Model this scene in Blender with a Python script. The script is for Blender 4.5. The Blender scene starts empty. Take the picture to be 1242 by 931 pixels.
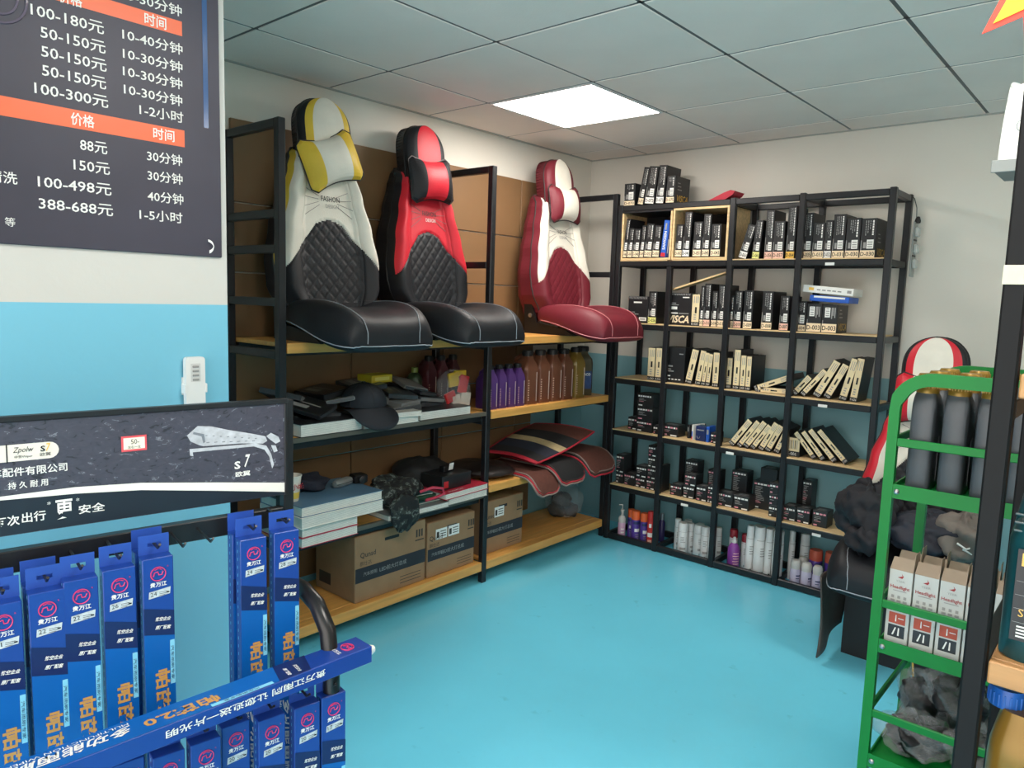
import bpy, math, random
from mathutils import Vector, Matrix

random.seed(7)
sc = bpy.context.scene
col = sc.collection
PI = math.pi
R = math.radians

# ---------------------------------------------------------------- camera
CAM = Vector((2.919, -4.087, 1.46))
YAW, PITCH, ROLL, FPX = -0.7158, -0.1160, 0.0311, 896.5
cd = bpy.data.cameras.new('camera')
cam = bpy.data.objects.new('camera', cd)
col.objects.link(cam)
fw = Vector((math.sin(YAW) * math.cos(PITCH), math.cos(YAW) * math.cos(PITCH), math.sin(PITCH)))
rt = Vector((math.cos(YAW), -math.sin(YAW), 0))
up = rt.cross(fw)
rt, up = rt * math.cos(ROLL) + up * math.sin(ROLL), up * math.cos(ROLL) - rt * math.sin(ROLL)
m3 = Matrix((rt, up, -fw)).transposed()
cam.matrix_world = Matrix.Translation(CAM) @ m3.to_4x4()
cd.sensor_fit = 'HORIZONTAL'
cd.sensor_width = 36.0
cd.lens = FPX / 1242 * 36.0
cd.clip_start = 0.02
sc.camera = cam

# ---------------------------------------------------------------- world, exposure
w = bpy.data.worlds.new('world'); sc.world = w; w.use_nodes = True
bg = w.node_tree.nodes['Background']
bg.inputs[0].default_value = (1.0, 0.95, 0.90, 1)
bg.inputs[1].default_value = 3.1
sc.view_settings.view_transform = 'Standard'
sc.view_settings.look = 'None'
sc.view_settings.gamma = 1.0
sc.view_settings.use_curve_mapping = False
sc.view_settings.exposure = 0.22
PANEL_POWER = 20.0      # emission strength of the ceiling light panels
CEIL = 2.368

# ---------------------------------------------------------------- materials
def lin(c):
    return tuple(((x / 255) / 12.92 if x / 255 <= 0.04045 else (((x / 255) + 0.055) / 1.055) ** 2.4) for x in c)

_mats = {}
def mat(name, rgb, rough=0.5, metal=0.0, var=0.06, scale=8.0, bump=0.0, bscale=60.0, coat=0.0, spec=0.5,
        alpha=1.0, trans=0.0, stretch=None, emit=0.0):
    if name in _mats: return _mats[name]
    m = bpy.data.materials.new(name); m.use_nodes = True
    nt = m.node_tree; b = nt.nodes['Principled BSDF']
    c = lin(rgb)
    tc = nt.nodes.new('ShaderNodeTexCoord')
    src = tc.outputs['Object']
    if stretch:
        mp = nt.nodes.new('ShaderNodeMapping'); mp.inputs['Scale'].default_value = stretch
        nt.links.new(src, mp.inputs['Vector']); src = mp.outputs['Vector']
    if var > 0:
        n = nt.nodes.new('ShaderNodeTexNoise'); n.inputs['Scale'].default_value = scale
        n.inputs['Detail'].default_value = 4
        nt.links.new(src, n.inputs['Vector'])
        r = nt.nodes.new('ShaderNodeValToRGB')
        r.color_ramp.elements[0].position = 0.3; r.color_ramp.elements[1].position = 0.7
        r.color_ramp.elements[0].color = tuple(max(0, x * (1 - var)) for x in c) + (1,)
        r.color_ramp.elements[1].color = tuple(min(1, x * (1 + var)) for x in c) + (1,)
        nt.links.new(n.outputs['Fac'], r.inputs['Fac'])
        nt.links.new(r.outputs['Color'], b.inputs['Base Color'])
    else:
        b.inputs['Base Color'].default_value = c + (1,)
    b.inputs['Roughness'].default_value = rough
    b.inputs['Metallic'].default_value = metal
    b.inputs['Specular IOR Level'].default_value = spec
    if coat: b.inputs['Coat Weight'].default_value = coat; b.inputs['Coat Roughness'].default_value = 0.12
    if alpha < 1: b.inputs['Alpha'].default_value = alpha
    if trans: b.inputs['Transmission Weight'].default_value = trans
    if emit:
        b.inputs['Emission Color'].default_value = c + (1,); b.inputs['Emission Strength'].default_value = emit
    if bump > 0:
        n2 = nt.nodes.new('ShaderNodeTexNoise'); n2.inputs['Scale'].default_value = bscale
        n2.inputs['Detail'].default_value = 3
        nt.links.new(src, n2.inputs['Vector'])
        bp = nt.nodes.new('ShaderNodeBump'); bp.inputs['Strength'].default_value = bump
        bp.inputs['Distance'].default_value = 0.01
        nt.links.new(n2.outputs['Fac'], bp.inputs['Height'])
        nt.links.new(bp.outputs['Normal'], b.inputs['Normal'])
    _mats[name] = m
    return m

# ---------------------------------------------------------------- mesh builder
_tcache = {}
def text_geo(s, bold=0.0, shear=0.0):
    k = (s, bold, shear)
    if k in _tcache: return _tcache[k]
    c = bpy.data.curves.new('t', 'FONT'); c.body = s; c.resolution_u = 2; c.offset = bold; c.shear = shear
    c.fill_mode = 'FRONT'
    o = bpy.data.objects.new('t', c); col.objects.link(o)
    dg = bpy.context.evaluated_depsgraph_get()
    me = bpy.data.meshes.new_from_object(o.evaluated_get(dg))
    vs = [tuple(v.co) for v in me.vertices]; fs = [tuple(p.vertices) for p in me.polygons]
    bpy.data.objects.remove(o); bpy.data.curves.remove(c); bpy.data.meshes.remove(me)
    if not vs: vs = [(0, 0, 0), (1, 0, 0), (1, 1, 0)]; fs = [(0, 1, 2)]
    x0 = min(v[0] for v in vs); x1 = max(v[0] for v in vs); y0 = min(v[1] for v in vs); y1 = max(v[1] for v in vs)
    g = ([((v[0] - (x0 + x1) / 2) / (x1 - x0), (v[1] - (y0 + y1) / 2) / max(1e-6, y1 - y0)) for v in vs], fs, (x1 - x0) / max(1e-6, y1 - y0))
    _tcache[k] = g
    return g

def frame(o, right, upv):
    """matrix with local x = right, y = up, z = outward normal"""
    r_ = Vector(right).normalized(); u_ = Vector(upv).normalized(); n_ = r_.cross(u_)
    return Matrix.Translation(Vector(o)) @ Matrix((r_, u_, n_)).transposed().to_4x4()

class G:
    def __init__(self): self.v = []; self.f = []; self.m = []
    def add(self, vs, fs, mi=0, M=None):
        b = len(self.v)
        for p in vs:
            if M is not None: p = M @ Vector(p)
            self.v.append((p[0], p[1], p[2]))
        for k, f in enumerate(fs):
            self.f.append(tuple(i + b for i in f)); self.m.append(mi if isinstance(mi, int) else mi[k])
        return self
    def box(self, lo, hi, mi=0, M=None):
        (a, b, c), (d, e, f) = lo, hi
        vs = [(a, b, c), (d, b, c), (d, e, c), (a, e, c), (a, b, f), (d, b, f), (d, e, f), (a, e, f)]
        return self.add(vs, [(3, 2, 1, 0), (4, 5, 6, 7), (0, 1, 5, 4), (1, 2, 6, 5), (2, 3, 7, 6), (3, 0, 4, 7)], mi, M)
    def cbox(self, lo, hi, b=0.003, mi=0, M=None):
        lo = Vector(lo); hi = Vector(hi)
        vs = []; idx = {}
        for sx in (0, 1):
            for sy in (0, 1):
                for sz in (0, 1):
                    base = Vector((hi.x if sx else lo.x, hi.y if sy else lo.y, hi.z if sz else lo.z))
                    d = Vector((-1 if sx else 1, -1 if sy else 1, -1 if sz else 1)) * b
                    for ax in range(3):
                        p = base + d; p[ax] = base[ax]
                        idx[(sx, sy, sz, ax)] = len(vs); vs.append(tuple(p))
        fs = []
        def I(s, ax): return idx[(s[0], s[1], s[2], ax)]
        for ax in range(3):
            o1, o2 = (ax + 1) % 3, (ax + 2) % 3
            for s in (0, 1):
                q = []
                for (a1, a2) in ((0, 0), (1, 0), (1, 1), (0, 1)):
                    t = [0, 0, 0]; t[ax] = s; t[o1] = a1; t[o2] = a2; q.append(I(t, ax))
                fs.append(tuple(q) if s else tuple(reversed(q)))
        for ax in range(3):
            o1, o2 = (ax + 1) % 3, (ax + 2) % 3
            for a1 in (0, 1):
                for a2 in (0, 1):
                    t0 = [0, 0, 0]; t0[o1] = a1; t0[o2] = a2; t1 = list(t0); t1[ax] = 1
                    q = (I(t0, o1), I(t1, o1), I(t1, o2), I(t0, o2))
                    fs.append(q if (a1 == a2) else tuple(reversed(q)))
        for sx in (0, 1):
            for sy in (0, 1):
                for sz in (0, 1):
                    t = (sx, sy, sz); q = (I(t, 0), I(t, 1), I(t, 2))
                    fs.append(q if (sx + sy + sz) % 2 else tuple(reversed(q)))
        return self.add(vs, fs, mi, M)
    def prism(self, poly, d0, d1, mi=0, M=None):
        """poly in local xy, extruded along local z from d0 to d1 (poly counter-clockwise)"""
        n = len(poly)
        vs = [(p[0], p[1], d0) for p in poly] + [(p[0], p[1], d1) for p in poly]
        fs = [tuple(reversed(range(n))), tuple(range(n, 2 * n))]
        fs += [(i, (i + 1) % n, n + (i + 1) % n, n + i) for i in range(n)]
        return self.add(vs, fs, mi, M)
    def poly(self, pts, mi=0, M=None, z=0.0):
        return self.add([(p[0], p[1], z) for p in pts], [tuple(range(len(pts)))], mi, M)
    def rect(self, x0, y0, x1, y1, mi=0, M=None, z=0.0):
        return self.poly([(x0, y0), (x1, y0), (x1, y1), (x0, y1)], mi, M, z)
    def lathe(self, prof, n=16, mi=0, M=None, sx=1.0, sy=1.0):
        vs = []; fs = []; ms = []
        for r_, z in prof:
            for k in range(n):
                a = 2 * PI * k / n; vs.append((r_ * sx * math.cos(a), r_ * sy * math.sin(a), z))
        for i in range(len(prof) - 1):
            for k in range(n):
                fs.append((i * n + k, i * n + (k + 1) % n, (i + 1) * n + (k + 1) % n, (i + 1) * n + k))
                ms.append(mi if isinstance(mi, int) else mi[i])
        fs.append(tuple(reversed(range(n)))); ms.append(mi if isinstance(mi, int) else mi[0])
        fs.append(tuple(range((len(prof) - 1) * n, len(prof) * n))); ms.append(mi if isinstance(mi, int) else mi[-1])
        return self.add(vs, fs, ms, M)
    def tube(self, pts, r=0.005, n=8, mi=0, M=None, closed=False, rs=None):
        P = [Vector(p) for p in pts]; N = len(P); vs = []; fs = []
        nrm = None
        for i, p in enumerate(P):
            a = P[(i - 1) % N] if (closed or i > 0) else p; b = P[(i + 1) % N] if (closed or i < N - 1) else p
            t = (b - a).normalized()
            if nrm is None:
                nrm = t.orthogonal().normalized()
            else:
                nrm = (nrm - t * nrm.dot(t))
                nrm = nrm.normalized() if nrm.length > 1e-6 else t.orthogonal().normalized()
            bi = t.cross(nrm)
            rr = rs[i] if rs else r
            for k in range(n):
                an = 2 * PI * k / n
                vs.append(tuple(p + nrm * (rr * math.cos(an)) + bi * (rr * math.sin(an))))
        rng = N if closed else N - 1
        for i in range(rng):
            j = (i + 1) % N
            for k in range(n):
                fs.append((i * n + k, i * n + (k + 1) % n, j * n + (k + 1) % n, j * n + k))
        if not closed:
            fs.append(tuple(reversed(range(n)))); fs.append(tuple(range((N - 1) * n, N * n)))
        return self.add(vs, fs, mi, M)
    def grid(self, fn, nu, nv, mi=0, M=None, wrap=False):
        """fn(u, v) with u, v in 0..1"""
        vs = [fn(i / nu, j / nv) for j in range(nv + 1) for i in range(nu + 1)]
        fs = [(j * (nu + 1) + i, j * (nu + 1) + i + 1, (j + 1) * (nu + 1) + i + 1, (j + 1) * (nu + 1) + i) for j in range(nv) for i in range(nu)]
        return self.add(vs, fs, mi, M)
    def text(self, s, cx, cy, h, mi=0, M=None, w=None, bold=0.0, shear=0.0, rot=0.0, z=0.0006, align='c'):
        vs, fs, asp = text_geo(s, bold, shear)
        w = w if w else h * asp
        ca, sa = math.cos(rot), math.sin(rot)
        ox = {'c': 0, 'l': w / 2, 'r': -w / 2}[align]
        P = []
        for x, y in vs:
            x = x * w + ox; y *= h
            P.append((cx + x * ca - y * sa, cy + x * sa + y * ca, z))
        return self.add(P, fs, mi, M)
    def build(self, name, mats, parent=None, smooth=None, loc=None, rotz=None):
        me = bpy.data.meshes.new(name)
        me.from_pydata(self.v, [], self.f)
        for m_ in (mats if isinstance(mats, (list, tuple)) else [mats]): me.materials.append(m_)
        me.polygons.foreach_set('material_index', self.m)
        me.update()
        if smooth is not None:
            me.shade_smooth()
            if smooth < 179: me.set_sharp_from_angle(angle=R(smooth))
        o = bpy.data.objects.new(name, me); col.objects.link(o)
        if parent is not None: o.parent = parent
        if parent is not None and name in ('lettering', 'printed_label', 'side_lettering', 'stitching', 'piping'): o['kind'] = 'stuff'
        if loc is not None: o.location = loc
        if rotz is not None: o.rotation_euler = (0, 0, rotz)
        return o

def tag(o, label, cat, group=None, kind=None):
    o['label'] = label; o['category'] = cat
    if group: o['group'] = group
    if kind: o['kind'] = kind
    return o
def thing(name, label, cat, loc=(0, 0, 0), rotz=0.0, group=None):
    o = bpy.data.objects.new(name, None); col.objects.link(o)
    o.empty_display_size = 0.05
    o.location = loc; o.rotation_euler = (0, 0, rotz)
    return tag(o, label, cat, group)
def struct(o): o['kind'] = 'structure'; return o
def share(src, name, parent, M=None):
    """another object that shares src's mesh"""
    o = bpy.data.objects.new(name, src.data); col.objects.link(o); o.parent = parent
    if M is not None: o.matrix_local = M
    return o
def T(x, y, z): return Matrix.Translation((x, y, z))
def RZ(a): return Matrix.Rotation(a, 4, 'Z')
def RX(a): return Matrix.Rotation(a, 4, 'X')
def RY(a): return Matrix.Rotation(a, 4, 'Y')
def ordinal(n):
    return '%d%s' % (n, 'th' if 10 <= n % 100 <= 20 else {1: 'st', 2: 'nd', 3: 'rd'}.get(n % 10, 'th'))

# palette
K = dict(
    metal=mat('black_metal', (32, 33, 36), 0.38, 0.2, 0.15, 30),
    ply=mat('plywood', (222, 190, 140), 0.55, 0, 0.16, 5, stretch=(1, 14, 14)),
    orange_ply=mat('orange_plywood', (218, 160, 84), 0.42, 0, 0.14, 4, stretch=(14, 1, 14)),
    panel=mat('tan_backboard', (130, 98, 66), 0.5, 0, 0.07, 3),
    blackbox=mat('black_card', (30, 31, 33), 0.42, 0, 0.12, 40),
    black=mat('plain_black', (18, 18, 20), 0.5, 0, 0.1, 30),
    white=mat('white_print', (235, 235, 230), 0.5, 0, 0.0),
    paper=mat('paper_pages', (228, 224, 214), 0.7, 0, 0.05, 30),
    cream=mat('cream_tag', (240, 220, 186), 0.55, 0, 0.04, 30),
    pink=mat('pink_tag', (240, 196, 176), 0.55, 0, 0.04, 30),
    amber=mat('amber_tag', (236, 190, 80), 0.55, 0, 0.04, 30),
    lime=mat('lime_tag', (226, 228, 140), 0.55, 0, 0.04, 30),
    spine=mat('beige_spine', (224, 206, 164), 0.55, 0, 0.1, 20),
    greytext=mat('grey_print', (150, 150, 148), 0.5, 0, 0),
    pinktext=mat('pink_print', (226, 150, 160), 0.5, 0, 0),
    gold=mat('gold_print', (196, 160, 70), 0.4, 0.3, 0),
    red=mat('red_card', (190, 40, 48), 0.5, 0, 0.06),
    blue=mat('blue_card', (36, 92, 190), 0.4, 0, 0.06),
    navy=mat('navy_card', (28, 44, 92), 0.4, 0, 0.06),
    kraft=mat('kraft_card', (152, 120, 88), 0.75, 0, 0.08, 12),
    kraft_dark=mat('kraft_band', (38, 42, 50), 0.7, 0, 0.1),
)
# ================================================================ setting
fl = mat('floor_epoxy', (112, 212, 240), 0.24, 0, 0.05, 1.6, bump=0.03, bscale=7, coat=0.15)
nt = fl.node_tree  # sparse scuffs of their own on the epoxy
bs = nt.nodes['Principled BSDF']; base = bs.inputs['Base Color'].links[0].from_socket
tcn = [n for n in nt.nodes if n.type == 'TEX_COORD'][0]
nz = nt.nodes.new('ShaderNodeTexNoise'); nz.inputs['Scale'].default_value = 11; nz.inputs['Detail'].default_value = 8
nt.links.new(tcn.outputs['Object'], nz.inputs['Vector'])
rp = nt.nodes.new('ShaderNodeValToRGB'); rp.color_ramp.elements[0].position = 0.66; rp.color_ramp.elements[1].position = 0.78
rp.color_ramp.elements[0].color = (0, 0, 0, 1); rp.color_ramp.elements[1].color = (0.5, 0.5, 0.5, 1)
nt.links.new(nz.outputs['Fac'], rp.inputs['Fac'])
mx = nt.nodes.new('ShaderNodeMixRGB'); mx.inputs[2].default_value = lin((70, 150, 166)) + (1,)
nt.links.new(rp.outputs['Color'], mx.inputs[0]); nt.links.new(base, mx.inputs[1]); nt.links.new(mx.outputs[0], bs.inputs['Base Color'])

X1, Y0 = 4.6, -5.4           # right wall, shop front
struct(G().box((-0.15, Y0, -0.1), (X1 + 0.15, 0.15, 0.0)).build('floor', fl))

def two_tone(name, z, lower, upper):
    m = mat(name, upper, 0.6, 0, 0.03, 2.0, bump=0.05, bscale=90)
    nt = m.node_tree; b = nt.nodes['Principled BSDF']; up_ = b.inputs['Base Color'].links[0].from_socket
    g = nt.nodes.new('ShaderNodeNewGeometry'); s = nt.nodes.new('ShaderNodeSeparateXYZ')
    nt.links.new(g.outputs['Position'], s.inputs[0])
    c = nt.nodes.new('ShaderNodeMath'); c.operation = 'LESS_THAN'; c.inputs[1].default_value = z
    nt.links.new(s.outputs['Z'], c.inputs[0])
    mxx = nt.nodes.new('ShaderNodeMixRGB'); mxx.inputs[2].default_value = lin(lower) + (1,)
    nt.links.new(c.outputs[0], mxx.inputs[0]); nt.links.new(up_, mxx.inputs[1]); nt.links.new(mxx.outputs[0], b.inputs['Base Color'])
    return m
PAINT = (118, 190, 214)
wall_m = two_tone('wall_paint_back', 1.11, (132, 178, 186), (222, 217, 206))
wall_p = two_tone('wall_paint_partition', 1.42, PAINT, (206, 204, 198))
WX, WY = 1.15, -3.152        # partition wall face, and where it ends
struct(G().box((0, 0, 0), (X1 + 0.15, 0.15, CEIL)).build('wall_back', wall_m))
struct(G().box((-0.15, WY, 0), (0, 0.15, CEIL)).build('wall_left', wall_m))
struct(G().box((-0.15, Y0, 0), (WX, WY, CEIL)).build('wall_partition', wall_p))
struct(G().box((X1, Y0, 0), (X1 + 0.15, 0, CEIL)).build('wall_right', wall_m))

# ceiling: slab, T-bars and every tile a piece of its own
ceil_m = mat('ceiling_slab', (120, 120, 120), 0.9)
tile_m = mat('ceiling_tile', (240, 228, 219), 0.85, 0, 0.03, 3, bump=0.08, bscale=120)
bar_m = mat('ceiling_bar', (92, 94, 94), 0.5, 0, 0.03)
ceiling = struct(G().box((-0.15, Y0, CEIL + 0.03), (X1 + 0.15, 0.15, CEIL + 0.12)).build('ceiling', ceil_m))
gx = [0.0] + [0.424 + 0.6 * k for k in range(7)] + [X1]
gy = [0.0, -0.253] + [-0.853 - 0.6 * k for k in range(11)] + [Y0]
gy = [y for y in gy if y >= Y0]
PANELS = [(1, 2), (4, 5), (6, 3)]   # grid cells with a light panel; all after the first are added unseen for fill
_tiles = {}
for i in range(len(gx) - 1):
    for j in range(len(gy) - 1):
        x0, x1, y1, y0 = gx[i], gx[i + 1], gy[j], gy[j + 1]
        if x1 - x0 < 0.02 or y1 - y0 < 0.02: continue
        if y1 <= WY and x1 <= WX: continue
        if (i, j) in PANELS: continue
        w_, d_ = round(x1 - x0 - 0.013, 4), round(y1 - y0 - 0.013, 4)
        if (w_, d_) not in _tiles:
            o = G().cbox((-w_ / 2, -d_ / 2, 0), (w_ / 2, d_ / 2, 0.012), 0.003).build('tile', tile_m, ceiling)
            _tiles[(w_, d_)] = o
        else: o = share(_tiles[(w_, d_)], 'tile', ceiling)
        o.location = ((x0 + x1) / 2, (y0 + y1) / 2, CEIL)
for x in gx[1:-1]:
    G().box((x - 0.008, WY if x < WX else Y0, CEIL + 0.003), (x + 0.008, 0, CEIL + 0.02)).build('ceiling_bar', bar_m, ceiling)
for y in gy[1:-1]:
    G().box((WX if y < WY else 0, y - 0.008, CEIL + 0.003), (X1, y + 0.008, CEIL + 0.02)).build('ceiling_bar', bar_m, ceiling)
trim_m = mat('ceiling_trim', (176, 174, 168), 0.6)
struct(G().box((0, -0.018, CEIL - 0.004), (X1, 0, CEIL + 0.02)).build('trim_1', trim_m))
struct(G().box((0, WY, CEIL - 0.004), (0.018, -0.018, CEIL + 0.02)).build('trim_2', trim_m))

glow = mat('light_diffuser', (255, 247, 238), 0.4, 0, 0, emit=PANEL_POWER)
frame_m = mat('light_frame', (225, 225, 225), 0.4, 0, 0)
plab = {(1, 2): 'square white ceiling light panel glowing above the back rack'}
for k, (i, j) in enumerate(PANELS):
    cx, cy = (gx[i] + gx[i + 1]) / 2, (gy[j] + gy[j + 1]) / 2
    t = thing('ceiling_light', plab.get((i, j), 'square white ceiling light panel added out of view for fill, %s from the back wall' % ordinal(k + 1)), 'light', (cx, cy, CEIL), 0, 'ceiling light panels')
    g = G()
    for a, b in (((-.295, -.295), (.295, -.283)), ((-.295, .283), (.295, .295)), ((-.295, -.283), (-.283, .283)), ((.283, -.283), (.295, .283))):
        g.box((a[0], a[1], -0.004), (b[0], b[1], 0.02))
    g.build('frame', frame_m, t)
    G().box((-.283, -.283, 0.0), (.283, .283, 0.012)).build('diffuser', glow, t)

# ---------------------------------------------------------------- racks (black square tube, wooden shelves)
def tube_box(g, lo, hi, mi=0): g.cbox(lo, hi, 0.003, mi)
# left rack
LX0, LX1 = 0.02, 0.43
LY = (-2.568, -1.412, -0.325)        # near faces of the three ladder frames
LSH = (0.11, 0.51, 0.89, 1.262)      # shelf tops
PW = 0.032
lr = thing('storage_rack', 'tall black metal rack with orange plywood shelves along the left wall', 'rack')
for y in LY:
    for (a, b) in ((LX0, LX0 + PW), (LX1 - PW, LX1)):
        g = G(); g.cbox((a, y, 0), (b, y + PW, 2.09), 0.003); g.build('post', K['metal'], lr)
    for z in (2.058, 1.60, 1.20, 0.82, 0.44, 0.04):
        G().cbox((LX0 + PW, y + 0.002, z), (LX1 - PW, y + PW - 0.002, z + 0.032), 0.003).build('rung', K['metal'], lr)
y = LY[0]
for z in (1.73, 1.40):
    G().cbox((LX0 + PW, y + 0.002, z), (LX1 - PW, y + PW - 0.002, z + 0.032), 0.003).build('rung', K['metal'], lr)
for b in range(2):
    ya, yb = LY[b] + PW + 0.002, LY[b + 1] - 0.002
    for k, z in enumerate(LSH):
        if b == 0 and k == 1: z = 0.47      # this bay's third board hangs lower
        if k == 0:
            G().cbox((LX0 + 0.01, ya, z - 0.016), (LX1 - 0.055, yb, z), 0.002).build('shelf_board', K['orange_ply'], lr)
            G().cbox((LX1 - 0.053, ya, z - 0.046), (LX1 - 0.002, yb, z), 0.002).build('shelf_front', K['orange_ply'], lr)
        else:
            G().cbox((LX0 + 0.01, ya, z - 0.018), (LX1 - 0.016, yb, z), 0.002).build('shelf_board', K['orange_ply'], lr)
            thin = b == 0 and k in (1, 2)      # sheet-metal front under the catalogues
            G().cbox((LX1 - 0.0155, ya, z - (0.020 if thin else 0.040)), (LX1 + 0.002, yb, z), 0.002).build('shelf_front', mat('sheet_grey', (92, 88, 78), .5) if thin else K['orange_ply'], lr)
        for x in (LX0 + 0.03, LX1 - 0.06):
            G().box((x, ya, z - 0.052), (x + 0.025, yb, z - (0.047 if k == 0 else 0.0185))).build('beam', K['metal'], lr)
# slatted tan back boards between wall and rack
zs = (0.13, 0.41, 0.69, 0.97, 1.25, 1.53, 1.815, 2.15)
for (ya, yb) in ((-2.53, -1.93), (-1.925, -1.325), (-1.32, -0.72), (-0.715, -0.56)):
    for a, b in zip(zs[:-1], zs[1:]):
        G().cbox((0.002, ya, a + 0.003), (0.016, yb, b - 0.003), 0.002).build('back_panel', K['panel'], lr)

# back rack
BX = (0.458, 0.801, 1.160, 1.524, 1.936)
BS = (0.04, 0.35, 0.69, 1.005, 1.335, 1.70, 2.02)     # tops of the frames / shelves
BY0, BY1 = -0.335, -0.025
PB = 0.030
br = thing('shelving_rack', 'black metal grid rack full of boxes and cans along the back wall', 'rack')
for x in BX:
    for (a, b) in ((BY0, BY0 + 0.030), (BY1 - 0.030, BY1)):
        # the second front post stops below the crates
        G().cbox((x - PB / 2, a, 0), (x + PB / 2, b, 1.664 if (x == BX[1] and a == BY0) else 2.02), 0.003).build('post', K['metal'], br)
for z in BS:
    for (a, b) in ((BY0 + 0.002, BY0 + 0.028), (BY1 - 0.028, BY1 - 0.002)):
        for k in range(4):
            xa, xb = BX[k] + PB / 2, BX[k + 1] - PB / 2
            if a < -.2 and z > 1.9:
                if k == 1: continue
                if k == 0: xb = BX[2] - PB / 2
            if a < -.2 and 1.6 < z < 1.8:
                if k == 0: xb = BX[1]
                if k == 1: xa = BX[1]
            G().cbox((xa, a, z - 0.036), (xb, b, z - 0.006 if z > 0.1 else z), 0.003).build('beam', K['metal'], br)
    for x in (BX if z in (BS[0], BS[-1]) else (BX[0], BX[-1])):
        G().cbox((x - PB / 2 + 0.002, BY0 + 0.036, z - 0.036), (x + PB / 2 - 0.002, BY1 - 0.036, z - 0.006), 0.003).build('cross_beam', K['metal'], br)
for z in BS[1:-1]:
    for k in range(4):
        G().cbox((BX[k] - 0.0145 + (0.030 if k == 0 else 0), BY0 + 0.037, z - 0.014), (BX[k + 1] - 0.0155, BY1 - 0.037, z), 0.002).build('shelf_board', K['ply'], br)
        G().cbox((BX[k] + PB / 2, BY0 + 0.004, z - 0.0055), (BX[k + 1] - PB / 2, BY0 + 0.0365, z), 0.001).build('shelf_edge', K['ply'], br)
# dark board on top over the two left bays
G().cbox((BX[0] - 0.02, BY0 + 0.037, BS[-1] - 0.012), (BX[2] - 0.022, BY1 - 0.037, BS[-1] - 0.001), 0.002).build('top_board', K['metal'], br)
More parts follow.
